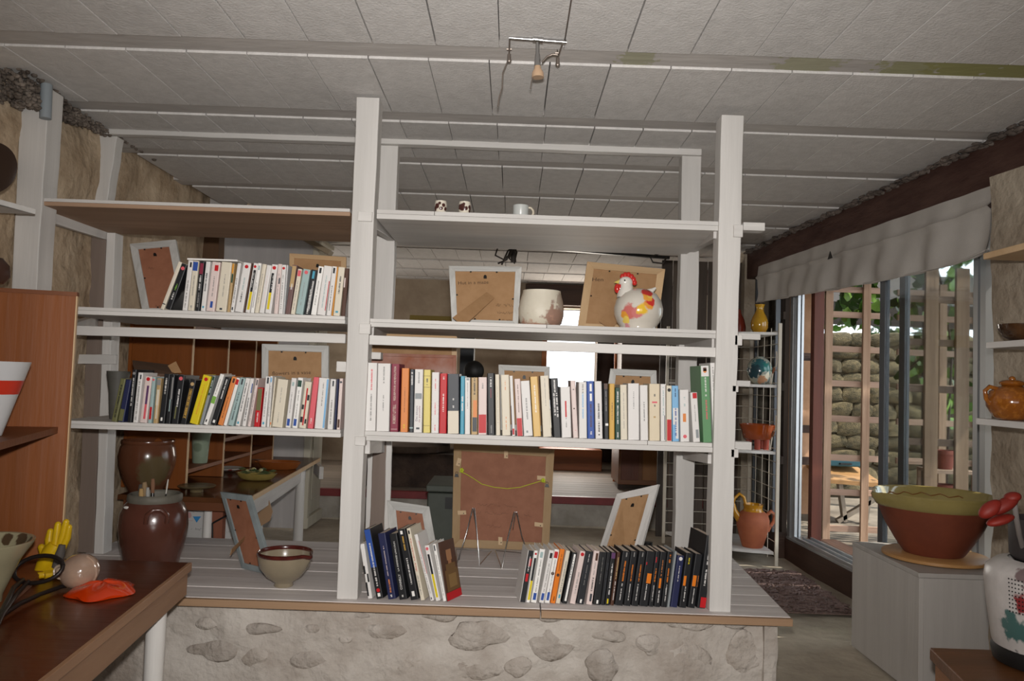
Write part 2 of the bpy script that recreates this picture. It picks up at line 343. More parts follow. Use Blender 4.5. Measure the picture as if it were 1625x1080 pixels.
# ================================================================ SHELVING
SH = thing('shelving_unit', 'white painted open timber shelving standing on the counter', 'shelving', (.1, 2.95, ZC))
YF, YR = 2.70, 3.23
def zat(px, py, Y): return P(px, py, Y).z
def post(x0, x1, y0, y1, z0, z1, m=W_z, jit=.0015, name='post', seg=12):
    return part(name, MB().beam(((x0+x1)/2, (y0+y1)/2, z0), ((x0+x1)/2, (y0+y1)/2, z1), y1-y0, x1-x0, up=(1, 0, 0), seg=seg, jit=jit), m, SH, bev=.003)
def slant(name, b0, b1, t0, t1, Y, dep, z0, z1, m=W_z, jit=.0015, seg=14):
    """upright given by its left/right pixel edges at the bottom (py) and the top"""
    mb = MB(); vs = []; fs = []; r = random.Random(int(b0))
    for i in range(seg+1):
        t = i/seg; z = z0+(z1-z0)*t
        xl = XA(b0[0] if isinstance(b0, tuple) else b0, Y, z0)*(1-t) + XA(t0, Y, z1)*t + r.uniform(-jit, jit)
        xr = XA(b1, Y, z0)*(1-t) + XA(t1, Y, z1)*t + r.uniform(-jit, jit)
        vs += [(xl, Y, z), (xr, Y, z), (xr, Y+dep, z), (xl, Y+dep, z)]
    for i in range(seg):
        for k in range(4): a = i*4+k; b = i*4+(k+1) % 4; fs.append((a, b, b+4, a+4))
    fs += [(3, 2, 1, 0), tuple(seg*4+k for k in range(4))]
    return part(name, mb.add(vs, fs), m, SH, bev=.003)
slant('post', 534, 567, 566, 602, YF, .075, ZC, zat(583, 154, YF))
slant('post', 1126, 1160, 1145, 1181, YF, .075, ZC, zat(1162, 182, YF))
ZB = zat(600, 213, YR)   # top of rear posts / underside beam
zm = 1.98
slant('post', 578, 608, 598, 632, YR, .06, ZC+.0, ZB-.045)
slant('rear_batten', 608, 617, 614, 623, YR-.018, .017, ZC, 1.27)
slant('post', 1070, 1099, 1083, 1113, YR, .06, ZC, ZB-.045)
slant('raw_board', 584, 606, 594, 622, YR-.015, .014, ZC, 1.27, RAW)
slant('post', 137, 163, 151, 186, YR, .06, zm-.03, ZB-.045)
slant('post', 121, 148, 145, 169, YR, .05, ZC, zm-.035, RAW)
slant('rear_batten', 149, 164, 169, 183, YR-.012, .07, ZC, zm-.035)
slant('wall_post', 8, 44, 34, 78, YF+.0, .09, ZC+.55, zat(55, 138, YF))
part('beam', MB().beam(P(150, 205, YR), P(1112, 240, YR), .045, .045, seg=20, jit=.0015), W_x, SH, bev=.003)
BRD = {}
def board(name, L, R, th, y0=YF+.012, y1=YR+.03, under=W_x, npl=3, key=None, joint=None):
    """shelf of planks; L,R = pixel of the upper front edge at both ends"""
    a, b = P(L[0], L[1], y0), P(R[0], R[1], y0); dz = th/FPX*y0
    z = (a.z+b.z)/2; a.z = a.z*.35 + z*.65; b.z = b.z*.35 + z*.65
    BRD[key] = (a, b, y0)
    sb = part(name, MB().add([(a.x, y0, a.z-dz), (b.x, y0, b.z-dz), (b.x, y1, b.z-dz), (a.x, y1, a.z-dz), (a.x, y0, a.z-dz*.45), (b.x, y0, b.z-dz*.45), (b.x, y1, b.z-dz*.45), (a.x, y1, a.z-dz*.45)],
              [(0,3,2,1),(4,5,6,7),(0,1,5,4),(1,2,6,5),(2,3,7,6),(3,0,4,7)]), under, SH, bev=.0015)
    for i in range(npl):
        p, q = y0+(y1-y0)*i/npl, y0+(y1-y0)*(i+1)/npl-.003
        xs = [a.x, b.x] if not joint else [a.x, XA(joint, y0, z), b.x]
        for k in range(len(xs)-1):
            x0, x1 = xs[k], xs[k+1]-.0015; f = lambda x: a.z+(b.z-a.z)*(x-a.x)/(b.x-a.x)
            part('plank', MB().add([(x0, p, f(x0)-dz*.44), (x1, p, f(x1)-dz*.44), (x1, q, f(x1)-dz*.44), (x0, q, f(x0)-dz*.44), (x0, p, f(x0)), (x1, p, f(x1)), (x1, q, f(x1)), (x0, q, f(x0))],
                 [(0,3,2,1),(4,5,6,7),(0,1,5,4),(1,2,6,5),(2,3,7,6),(3,0,4,7)]), W_x, sb, bev=.0012)
def zb(key, x):
    a, b, _ = BRD[key]; return a.z + (b.z-a.z)*(x-a.x)/(b.x-a.x)
board('shelf_board', (48, 313), (556, 331), 12, under=UND, key='A1')
board('shelf_board', (97, 484.5), (548, 502.5), 12, key='A2')
board('shelf_board', (90, 666), (541, 682), 12, key='A3')
board('shelf_board', (598, 331), (1143, 352), 15, key='B1', joint=690)
board('shelf_board', (586, 505), (1139, 524), 13, key='B2', joint=868)
board('shelf_board', (578, 683), (1131, 703), 15, key='B3', joint=1028)
def rail(p, q, Y, h, d=.02, m=W_x, name='rail', seg=10):
    a, b = P(*p, Y), P(*q, Y); return part(name, MB().beam(a+Vector((0, d/2, 0)), b+Vector((0, d/2, 0)), d, h/FPX*Y, seg=seg, jit=.0008), m, SH, bev=.002)
rail((97, 523), (548, 537), YF+.008, 15); rail((586, 539), (1138, 559), YF+.008, 15)
rail((100, 569), (183, 570), YR-.035, 15, .02)
for (x0, y0, x1, y1, th) in ((586, 343, 622, 368, 20), (1139, 362, 1096, 386, 20), (586, 522, 612, 530, 18), (1136, 540, 1090, 545, 18), (580, 703, 606, 702, 20), (1130, 722, 1088, 716, 14)):
    a, b = P(x0, y0+6, YF+.03), P(x1, y1+6, YR+.02); part('cross_rail', MB().beam(a, b, .03, th/FPX*2.9, seg=4, jit=.001), W_y, SH, bev=.002)
for (x0, y0, x1, y1) in ((48, 333, 165, 372), (112, 520, 150, 508)):
    a, b = P(x0, y0+2, YF+.03), P(x1, y1, YR); part('cross_rail', MB().beam(a, b, .03, .042, seg=4, jit=.001), W_y, SH, bev=.002)
for (x0, y0, x1, y1, Y) in ((1180, 352, 1214, 366, 2.80), (1172, 528, 1207, 539, 2.80), (1165, 603, 1191, 613, 2.80), (1166, 531, 1178, 548, 2.70), (1162, 611, 1172, 622, 2.70), (1160, 712, 1172, 726, 2.70), (1160, 700, 1193, 714, 2.8), (534, 573, 549, 590, 2.72), (568, 335, 590, 351, 2.69), (570, 513, 587, 530, 2.69), (563, 692, 579, 707, 2.69), (1165, 356, 1179, 376, 2.69), (582, 558, 604, 570, 2.78)):
    a, b = P(x0, y0, Y), P(x1, y1, Y); part('bracket_block', MB().box(a.x, b.x, Y, Y+.05, b.z, a.z), W_x, SH, bev=.002)
# grey plastic pipe stub beside the wall post
pb = thing('pipe', 'short grey plastic pipe at the top of the left wall post', 'pipe', P(72, 188, 2.68))
part('tube', MB().tube([P(72, 188, 2.68), P(74, 134, 2.68)], .019, 16), mat('grey_pvc', '#8c9499', rough=.5), pb)
# ================================================================ BOOKS
CN = dict(w='#dedbd8', cr='#d9d0bd', pk='#dccac5', bk='#1c1d20', yl='#d9c31d', rd='#bd151e', bl='#2c4f9c', nv='#23284c', gy='#8d9294', dg='#3c4046', or_='#d98545', mr='#84283f', te='#9db4b3', gr='#5f8f63', dgr='#24473b', gd='#cda24a', tn='#b79a6c', lb='#7fb2da', mv='#6e5350', si='#c9c9c9', ol='#6b6a44', py='#dccb76', co='#d9606a', br='#4e3122', ora='#e07a1a', sk='#4a9bb5', pur='#5d3a63', lg='#7db04a', gray='#8a8886', yo='#d9932e', wt='#eceae6')
def bmat(c):
    h = CN.get(c, c); n = 'book_cover_' + str(h).strip('#')
    if n in MATS: return MATS[n]
    return mat(n, h, rough=.5)
ORD = 'first second third fourth fifth sixth seventh eighth ninth tenth eleventh twelfth thirteenth fourteenth fifteenth sixteenth seventeenth eighteenth nineteenth twentieth'.split()
def ordn(i):
    if i <= 20: return ORD[i-1]
    t = {2: 'twenty', 3: 'thirty', 4: 'forty'}[i//10]; return {2: 'twenty', 3: 'thirty', 4: 'forty'}[i//10] + '-' + ORD[i % 10 - 1] if i % 10 else {3: 'thirtieth', 4: 'fortieth'}[i//10]
def make_book(label, group, loc, w, h, dep, lean, rz, col, ex, seed):
    t = thing('book', label, 'book', loc, group); t.rotation_mode = 'XYZ'
    t.rotation_euler = (0, lean, rz)      # lean in the row's plane, then turn
    x0, x1 = (-w, 0) if lean >= 0 else (0, w)
    c = .0009 if w < .02 else .0014; r = min(w*.22, .003)
    out = [(x0, dep), (x0, r), (x0+r*.3, r*.3), (x0+r, 0), (x1-r, 0), (x1-r*.3, r*.3), (x1, r), (x1, dep)]
    inn = [(x1-c, dep), (x1-c, r+c), (x0+c, r+c), (x0+c, dep)]
    poly = [(a, b) for a, b in out + inn]; n = len(poly)
    mb = MB(); vs = [(a, b, 0) for a, b in poly] + [(a, b, h) for a, b in poly]
    fs = [(i, (i+1) % n, (i+1) % n + n, i+n) for i in range(n)]
    caps = [(0, 1, 10, 11), (1, 2, 3, 10), (3, 4, 9, 10), (4, 5, 6, 9), (6, 7, 8, 9)]
    fs += [tuple(k[::-1]) for k in caps] + [tuple(i+n for i in k) for k in caps]
    part('cover', mb.add(vs, fs), bmat(col), t, local=True)
    part('pages', MB().box(x0+c+.0001, x1-c-.0001, r+c, dep-.002, .0015, h-.0015), PAGES, t, local=True)
    rr = random.Random(seed); T = lambda z, off: Matrix(((0, -1, 0, x0+w*.5+off), (0, 0, -1, -.0004), (1, 0, 0, z), (0, 0, 0, 1)))
    Y0 = -.0003
    for e in [q.strip() for q in ex.split(';') if q.strip()]:
        a = e.split(' ')
        if a[0] == 'b':
            z0, z1 = float(a[1])*h, float(a[2])*h; part('spine_band', MB().box(x0+r*.6, x1-r*.6, Y0, .0003, z0, z1), bmat(a[3]), t, local=True)
        elif a[0] == 'k':
            z0, z1, u0, u1 = float(a[1])*h, float(a[2])*h, float(a[3]), float(a[4]); part('spine_label', MB().box(x0+w*u0, x0+w*u1, Y0-.0002, .0003, z0, z1), bmat(a[5]), t, local=True)
        elif a[0] == 'd':
            rad = min(w*.33, .0065); z = float(a[1])*h; mb = MB().prism([(x0+w/2+rad*math.cos(k*.5236), Y0-.0002, z+rad*math.sin(k*.5236)) for k in range(12)], (0, .0004, 0)); part('spine_emblem', mb, bmat(a[2]), t, local=True)
        elif a[0] == 'l':
            z, z1 = float(a[1])*h, float(a[2])*h; wd = min(w*(float(a[4]) if len(a) > 4 else .28), .006); off = (float(a[5]) if len(a) > 5 else 0)*w; mb = MB(); xm = x0+w/2+off
            while z < z1:
                s = rr.uniform(.0009, .0022)
                if rr.random() > .16: q = rr.uniform(.55, 1)*wd/2; mb.add([(xm-q, Y0-.0003, z), (xm+wd/2, Y0-.0003, z), (xm+wd/2, Y0-.0003, z+s), (xm-q, Y0-.0003, z+s)], [(0, 1, 2, 3)])
                z += s + .0007
            if mb.v: part('spine_title', mb, bmat(a[3]), t, local=True, fix=False)
        elif a[0] == 'c':
            z0, z1, y0, y1 = (float(q) for q in a[1:5]); part('cover_picture', MB().box(x1-.0002, x1+.0004+.0001*len(t.children), y0*dep+r, y1*dep, z0*h, z1*h), bmat(a[5]), t, local=True)
        elif a[0] == 't':
            z0, z1 = float(a[1])*h, float(a[2])*h; hh = float(a[4])*w; off = float(a[5])*w
            text(' '.join(a[6:]), t, bmat(a[3]), 0, z1-z0, hh, T(z0, off + hh/2) @ Matrix.Translation((0, 0, .0005)), name='spine_title')
    return t
def row(items, ox, oy, sc, Y, zfn, dep, shelf, group, rz=0, direction=1, shr=1):
    B = []
    for it in items:
        xb0, xb1, xt0, yt, col, desc, ex = it[:7]
        p0, p1 = ox+xb0/sc, ox+xb1/sc; xb = XA(p0, Y, zfn(0)); z0 = zfn(xb); xr = XA(p1, Y, z0)
        tp = P(ox+xt0/sc, oy+yt/sc, Y); sl = (tp.x-xb)/(tp.z-z0)
        B.append(dict(x=xb, w=max(.0035, (xr-xb)*shr), z=z0, H=tp.z-z0, s=sl, it=it))
    for i in range(1, len(B)):
        if B[i]['x'] < B[i-1]['x']+B[i-1]['w']+.0002:      # keep neighbours apart at the foot
            d = B[i-1]['x']+B[i-1]['w']+.0003-B[i]['x']; take = min(d, B[i-1]['w']*.5); B[i-1]['w'] -= take
            if d > take: B[i]['x'] += d-take
    rngi = range(len(B)-2, -1, -1) if direction > 0 else range(1, len(B))
    for i in rngi:
        j = i+1 if direction > 0 else i-1; a, b = (B[i], B[j]) if direction > 0 else (B[j], B[i])
        gap = b['x']-a['x']-a['w']; hm = min(a['H'], b['H'])
        if direction > 0: a['s'] = min(a['s'], b['s']+gap/hm)
        else: b['s'] = max(b['s'], a['s']-gap/hm)
    n = len(B)
    for i, b in enumerate(B):
        it = b['it']; s = b['s']; lean = math.atan(s); w = b['w']*math.cos(lean)*math.cos(it[8] if len(it) > 8 else rz) - .0004; h = b['H']/math.cos(lean) - (w*math.sin(abs(lean)))
        loc = (b['x']+b['w'] if lean >= 0 else b['x'], Y, b['z']+.0004)
        lab = '%s, %s from left %s' % (it[5], ordn(i+1), shelf)
        make_book(lab, group, loc, w, h, it[7] if len(it) > 7 and it[7] else dep, lean, it[8] if len(it) > 8 else rz, it[4], it[6], i*7+n)
L = 'l .25 .7 gray'
rowA = [
 (68,103,242,176,'cr','cream paperback leaning right','l .2 .8 pk;k .1 .12 .1 .9 dg'),
 (107,160,264,190,'bk','black book with yellow-green lettering, leaning','d .9 co;l .2 .36 w .35;l .42 .56 lg .4'),
 (247,290,303,165,'w','white paperback with small black top title','k .86 .96 .5 .85 bk;l .06 .6 gray .3'),
 (293,345,336,170,'cr','cream paperback with blue top block','b .8 .98 bl;l .3 .7 gray .18;l .03 .1 gray .6'),
 (347,390,390,173,'bk','black paperback with pink top panel','k .74 .96 .2 .9 mr;l .42 .7 w .6;l .06 .36 gray .4'),
 (395,435,440,176,'w','white paperback with vertical black title','l .4 .76 dg .4;k .06 .1 .3 .7 sk'),
 (440,513,490,178,'pk','pinkish white paperback with red picture stamp','k .82 .94 .4 .85 rd;k .07 .2 .4 .7 bl;l .3 .7 gray .15'),
 (517,608,567,178,'cr','thick cream paperback','l .3 .75 gray .1;k .03 .07 .35 .6 dg'),
 (610,633,652,190,'tn','narrow tan book with green picture','k .6 .78 .3 .9 dgr;k .8 .98 .2 .8 yo'),
 (634,665,695,188,'w','thin white paperback with grey title','l .2 .7 gray .4;k .04 .1 .3 .7 dg'),
 (670,740,742,182,'w','white paperback with small red emblem on top','d .92 rd;l .2 .4 dg .2;l .45 .7 te .2'),
 (742,754,806,190,'br','very thin dark brown book',''),
 (755,794,826,188,'w','white paperback with black and yellow spine strip','d .93 rd;k .42 .86 .3 .85 bk;k .06 .42 .3 .85 yl;l .5 .8 w .2'),
 (797,827,860,188,'wt','thin glossy white paperback','k .86 .95 .3 .8 te;l .1 .6 gray .3'),
 (830,865,896,196,'cr','plain cream paperback beside glossy white one','l .2 .8 gray .2'),
 (867,910,933,204,'w','white paperback with faint long title','l .1 .8 pk .2'),
 (915,968,972,198,'w','wide white paperback with black and yellow strip','d .93 rd;k .42 .82 .2 .6 bk;k .08 .42 .2 .6 yl;l .5 .78 w .15'),
 (985,1020,1024,196,'pk','pinkish white paperback without emblem','l .2 .8 gray .2;k .6 .72 .6 .9 dg'),
 (1022,1060,1052,203,'w','white paperback with round red emblem','d .93 rd;l .1 .8 gray .25'),
 (1061,1074,1092,205,'si','thin shiny silver-white paperback','l .1 .6 te .4'),
 (1076,1119,1136,203,'mv','mauve-brown paperback','k .55 .98 .1 .9 tn;l .5 .62 w .5'),
 (1120,1158,1180,235,'cr','cream paperback with red top patch','k .84 .97 .15 .9 co;l .1 .75 gray .2'),
 (1160,1224,1224,235,'te','pale grey-green paperback','l .2 .7 gray .1;d .93 co'),
 (1228,1281,1290,240,'bk','black book with white brush pattern','l .02 .55 wt .9;l .1 .75 w .5 .15;k .8 .97 .3 .7 sk'),
 (1283,1330,1350,214,'wt','glossy white paperback with black top letters','k .86 .97 .3 .7 bk;l .2 .7 gray .2'),
 (1332,1405,1398,209,'w','wide white paperback','l .15 .8 te .15;k .1 .7 .88 .97 rd'),
 (1408,1450,1470,215,'w','white paperback with black top letters','k .86 .97 .3 .7 bk;l .1 .6 dg .2'),
 (1451,1462,1500,222,'yo','very thin orange book',''),
 (1463,1522,1512,220,'cr','cream paperback with small black title','l .45 .8 dg .25;k .06 .1 .3 .7 sk'),
 (1526,1562,1560,232,'br','dark brown book against the post','k .6 .8 .1 .4 pk')]
row(rowA, 240, 380, 5.078, YF+.016, lambda x: zb('A2', x), .112, 'on upper left shelf', 'paperbacks on the upper left shelf', shr=.93)
rowB = [
 (65,104,137,285,'ol','olive book leaning over','l .1 .85 bk .35'),
 (108,150,168,292,'nv','dark blue-black book with green cover','k .02 .3 .1 .8 ol'),
 (168,200,203,228,'bk','tall black book','d .93 gray;l .3 .85 w .3',.135),
 (205,241,240,247,'w','white paperback with long grey title','k .87 .96 .5 .8 dg;l .05 .85 gray .35'),
 (248,300,285,270,'pk','pinkish paperback with purple-red strip','d .94 rd;k .4 .8 .45 .75 pur;k .08 .4 .45 .75 co'),
 (302,328,330,276,'te','pale blue paperback with red foot','d .94 co;k .08 .35 .2 .8 rd'),
 (335,368,362,285,'tn','tan book with figure on spine','k .85 .98 .1 .9 gray;k .4 .75 .25 .8 cr;k .1 .4 .4 .7 cr'),
 (370,414,410,256,'bk','wide black paperback with white title','l .6 .92 wt .4;k .05 .12 .3 .6 wt'),
 (415,450,446,262,'bk','black book with pale curved shape','k .25 .5 .45 .65 te;k .5 .95 .55 .85 gray'),
 (452,503,497,262,'bk','black paperback with pink dot','d .93 co;l .35 .7 w .25;k .1 .35 .3 .5 ol',.13),
 (510,553,578,290,'bk','black book with gold framed title','d .9 tn;k .12 .8 .25 .3 gd;k .12 .8 .7 .75 gd;l .14 .78 gd .35'),
 (567,630,659,260,'yl','bright yellow paperback','d .92 rd;l .2 .8 yo .15'),
 (633,655,720,266,'gy','grey book with dark green top','b .6 .98 dgr;l .65 .9 w .3'),
 (657,690,768,255,'wt','white paperback with light green block','k .42 .56 0.05 .95 lg;l .6 .9 gray .2;k .05 .1 .3 .6 bk'),
 (703,745,800,275,'bk','black paperback with small white title','l .55 .95 w .25;k .04 .1 .3 .7 wt'),
 (750,788,850,272,'or_','orange paperback','k .88 .97 .4 .8 br;l .15 .6 br .2'),
 (787,812,887,281,'wt','thin white book with red top','k .86 .97 .1 .9 rd'),
 (817,858,915,279,'te','pale teal paperback','k .86 .98 .4 .7 dg;l .1 .7 dg .25'),
 (865,898,940,282,'w','white paperback with two-dot foot mark','k .04 .09 .3 .7 sk;l .3 .9 dg .25'),
 (908,936,962,285,'w','white paperback with blue side mark','l .1 .6 dg .35;k .7 .9 .8 1 bl'),
 (944,966,1000,284,'pk','thin pinkish white paperback','k .86 .97 .4 .8 dg;l .1 .7 gray .3'),
 (985,1026,1010,345,'rd','short red-footed book','b .42 .98 ol;l .1 .36 w .25'),
 (1030,1064,1062,272,'w','white paperback with blue foot dots','k .86 .98 .4 .8 dg;k .05 .1 .3 .7 sk;l .2 .7 gray .2'),
 (1068,1086,1092,270,'w','thin white paperback with pale blue top','k .88 .97 .2 .8 lb;l .2 .8 gray .3'),
 (1087,1098,1120,276,'cr','very thin cream book with orange foot','k .05 .1 .2 .8 ora'),
 (1101,1178,1140,288,'cr','thick cream paperback','l .5 .85 gray .08;l .1 .3 gray .08'),
 (1188,1226,1228,282,'w','white paperback with blue foot label','k .04 .18 .2 .75 bl;k .84 .92 .3 .7 te;l .3 .7 gray .15'),
 (1231,1270,1270,280,'wt','white paperback with green picture on top','k .82 .95 .1 .85 dgr;k .04 .18 .2 .75 bl;l .2 .75 gray .2'),
 (1275,1326,1315,304,'cr','cream book with red title and black stars','k .06 .86 .42 .62 rd;k .6 .72 .65 .95 bk;k .4 .5 .05 .35 bk;k .12 .24 .05 .4 bk;k .1 .2 .7 .95 bk'),
 (1330,1371,1372,276,'co','coral red paperback','l .1 .2 pk .4'),
 (1375,1450,1406,280,'w','wide white book with pale blue side','k .02 .98 .8 .98 lb;l .45 .9 gray .12'),
 (1458,1499,1480,290,'w','white paperback with black top letters','k .86 .97 .4 .7 dg;l .1 .6 gray .3'),
 (1501,1514,1522,290,'nv','thin dark navy book',''),
 (1518,1544,1538,286,'pk','pale paperback with dark foot label','k .04 .2 .2 .8 br;d .93 dg')]
row(rowB, 160, 530, 4.0625, YF+.016, lambda x: zb('A3', x), .112, 'on middle left shelf', 'books on the middle left shelf', shr=.88)
rowC = [
 (105,194,121,28,'w','tall white book with pink lettering','l .6 .9 co .2;l .15 .55 gray .2'),
 (200,311,214,33,'w','thick tall white book','l .7 .95 gray .12;l .3 .55 gray .1'),
 (318,388,332,38,'mr','maroon book with cream capitals','t .12 .4 cr .34 0 ROBERT LITTELL;t .46 .96 cr .3 0 REQUIEM POUR UNE REVOLUTION;k .035 .04 .1 .9 pk'),
 (406,471,420,75,'or_','plain orange book','l .05 .12 yl .3;l .3 .7 br .08'),
 (484,518,493,85,'dg','dark grey book with teal foot line','k .06 .08 .05 .95 te;l .75 .95 w .5'),
 (521,594,533,84,'w','white book with magenta title','t .18 .42 pur .24 -.18 Des amours;t .16 .42 mr .26 .18 de pacotille;k .53 .62 .1 .9 gy;l .78 .95 gray .4;k .05 .08 .3 .7 dg'),
 (604,664,610,88,'py','pale yellow book with brown rules','k .9 .905 0.05 .95 br;k .72 .725 .05 .95 br;k .11 .115 .05 .95 br;l .76 .86 dg .6'),
 (672,737,679,110,'w','white book with faint red title','l .3 .5 co .15;l .7 .9 co .15;l .04 .15 co .15'),
 (741,804,750,120,'rd','bright red book with white title','l .36 .66 wt .2;l .9 .95 pk .6'),
 (812,914,811,122,'dg','wide slate book with cream lower half','b 0.0 .38 cr;l .43 .46 w .4;l .56 .6 w .2',),
 (920,957,926,143,'sk','narrow turquoise book','l .4 .65 w .5'),
 (961,1008,962,155,'w','white book with grey peak on top','k .95 .99 .3 .8 gy;l .45 .9 gray .15'),
 (1016,1072,1018,155,'tn','tan picture-spined book with script title','k .05 .3 .2 .9 dg;l .7 .98 bk .5;k .3 .6 .3 .9 or_'),
 (1077,1151,1079,152,'pk','pink-white book with broad red band','b .03 .35 rd;l .8 .9 gray .3'),
 (1160,1221,1154,117,'bk','tall glossy black book','l .78 .93 w .3;k .6 .75 .45 .55 mr;l .03 .15 gray .2'),
 (1230,1268,1223,128,'cr','narrow cream book beside black one','l .2 .8 gray .1'),
 (1284,1357,1271,130,'cr','cream white book','l .75 .9 or_ .12;l .1 .3 or_ .12'),
 (1369,1397,1346,140,'w','thin white book with navy edge','k .02 .5 0 .16 nv;k .02 .12 .2 .8 rd'),
 (1411,1464,1387,165,'pk','small beige book with red band','b 0.0 .31 rd;l .4 .9 br .14'),
 (1470,1549,1440,180,'w','white book with long grey title','l .3 .72 gray .2;k .06 .1 .3 .5 gy'),
 (1554,1619,1523,145,'#dcb771','golden yellow book','l .4 .85 wt .2')]
row(rowC, 560, 570, 5.4167, YF+.016, lambda x: zb('B3', x), .135, 'on middle right shelf', 'books on the middle right shelf', direction=-1)
rowC2 = [
 (62,134,37,185,'cr','cream book right of golden one','l .5 .95 gray .08'),
 (150,213,122,205,'bk','black book with white outlined title','l .36 .74 w .25 -.15;l .34 .74 w .25 .2;l .76 .96 w .25'),
 (218,300,205,277,'w','short white book with red strip','k .4 .72 .42 .58 rd;l .2 .38 gray .12'),
 (313,356,289,226,'pk','pinkish beige book with small rules','l .82 .85 dg .6;k .5 .52 .3 .6 br;l .12 .14 co .6'),
 (362,429,358,238,'w','white book with pale blue lettering','l .35 .8 lb .4;l .8 .95 gray .4'),
 (433,492,425,230,'bl','royal blue book with white name','k .65 .78 .4 .7 wt;k .82 .95 .4 .7 wt;l .2 .6 br .3;l .06 .12 w .4'),
 (499,559,490,233,'w','white book with bold black letters','l .3 .62 bk .3;l .12 .28 bk .35;k .06 .08 .4 .6 bk'),
 (571,610,564,252,'bk','black book with small white label','k .24 .28 .3 .9 wt;l .5 .85 gray .2;b .9 1 br'),
 (613,658,614,254,'gd','narrow mustard gold book','l .35 .65 br .15'),
 (663,704,662,288,'dgr','dark green book with white title','l .3 .65 w .3;l .72 .92 w .4;l .04 .14 w .3'),
 (708,765,702,262,'cr','ivory book beside dark green one','l .2 .85 gray .1'),
 (770,864,768,250,'w','wide plain white book','l .55 .85 gray .1'),
 (873,939,867,265,'w','white book with small black title','l .35 .7 dg .12'),
 (947,1035,946,254,'#d9cbb0','wide beige book with red title lines','l .78 .82 dg .4;k .66 .69 .25 .75 co;l .6 .63 dg .4;k .4 .43 .4 .6 tn'),
 (1042,1085,1040,257,'w','thin white book with vertical title','l .45 .95 te .25;k .02 .45 .7 .82 nv'),
 (1089,1134,1089,270,'cr','small book with red lower half','b .01 .39 rd;d .92 bk'),
 (1140,1195,1132,270,'lb','sky blue book with clouds','k .3 .6 .1 .9 w;k .05 .3 .5 .9 w;l .1 .6 bl .3;l .8 .95 nv .2'),
 (1206,1281,1199,302,'w','white book with small portrait medallion','k .38 .54 .3 .65 or_;l .8 .85 te .7;l .68 .72 te .7;d .1 co'),
 (1312,1370,1287,325,'w','white book with red top square','k .88 .99 .3 .9 rd;l .4 .75 gray .12;k .08 .25 .45 .85 gy'),
 (1396,1469,1370,102,'gr','tall green book with portrait on top','b .86 .999 w;d .93 or_;k .93 .975 .3 .7 br;l .3 .55 co .4;l .6 .85 w .3',.16),
 (1478,1518,1452,80,'w','tall white book against the post','l .65 .95 gray .3;l .35 .5 gray .25',.16)]
row(rowC2, 850, 560, 5.242, YF+.016, lambda x: zb('B3', x), .125, 'after the golden book', 'books on the middle right shelf', direction=-1)
ZCf = lambda x: ZC
rowD = [
 (190,250,80,340,'w','small black and white photo book','k .05 .3 0.05 .4 bk;k .45 .6 .05 .4 bk;k .3 .45 .6 .95 bk',.10,-.16),
 (300,395,120,150,'bk','thick book with blue top','b .45 .995 bl;l .18 .8 w .3;k .03 .08 .3 .7 wt;d .12 rd',.115,-.2),
 (448,555,300,200,'nv','thick dark violet book','l .35 .8 pk .12;l .1 .3 or_ .3;l .03 .06 w .4',.115,-.2),
 (590,700,445,205,'bk','black book with bold white capitals','t .15 .38 wt .28 -.0 CONNELLY;t .43 .88 wt .2 0 LA DEFENSE LINCOLN;l .03 .07 w .4',.115,-.2),
 (735,845,550,150,'bk','black book with gold author name','l .7 .9 gd .35;l .22 .58 w .25;k .05 .12 .3 .65 wt;k .93 .98 .3 .6 wt',.115,-.2),
 (860,915,665,145,'cr','cream book with red title','t .4 .86 rd .4 0 des ténèbres;l .08 .35 gray .3;k .92 .97 .3 .7 bk',.115,-.2),
 (985,1035,760,225,'w','white book with red side','l .1 .7 gray .2;k .4 .9 .9 1 rd;k .02 .05 .3 .6 dg',.10,-.2),
 (1050,1115,895,360,'w','white paperback with black-yellow strip','d .94 co;k .48 .84 .3 .75 bk;k .06 .48 .3 .75 yl',.10,-.2),
 (1145,1190,1000,345,'wt','thin white paperback','k .88 .98 .3 .7 dg;l .1 .8 gray .25',.10,-.2),
 (1192,1208,1055,340,'br','book with woman and red band on cover','c 0 .13 0 1 rd;c .14 .5 .12 .95 #6f5230;c .5 .60 .22 .85 #6f5230;c .60 .66 .42 .62 #9a6a48;c .66 .84 .36 .68 #a07350;c .2 .42 .3 .8 #8a6c42',.10,-.45)]
row(rowD, 560, 820, 8.0, 2.715, ZCf, .11, 'leaning left of easel', 'leaning books on the counter by the left post', direction=-1)
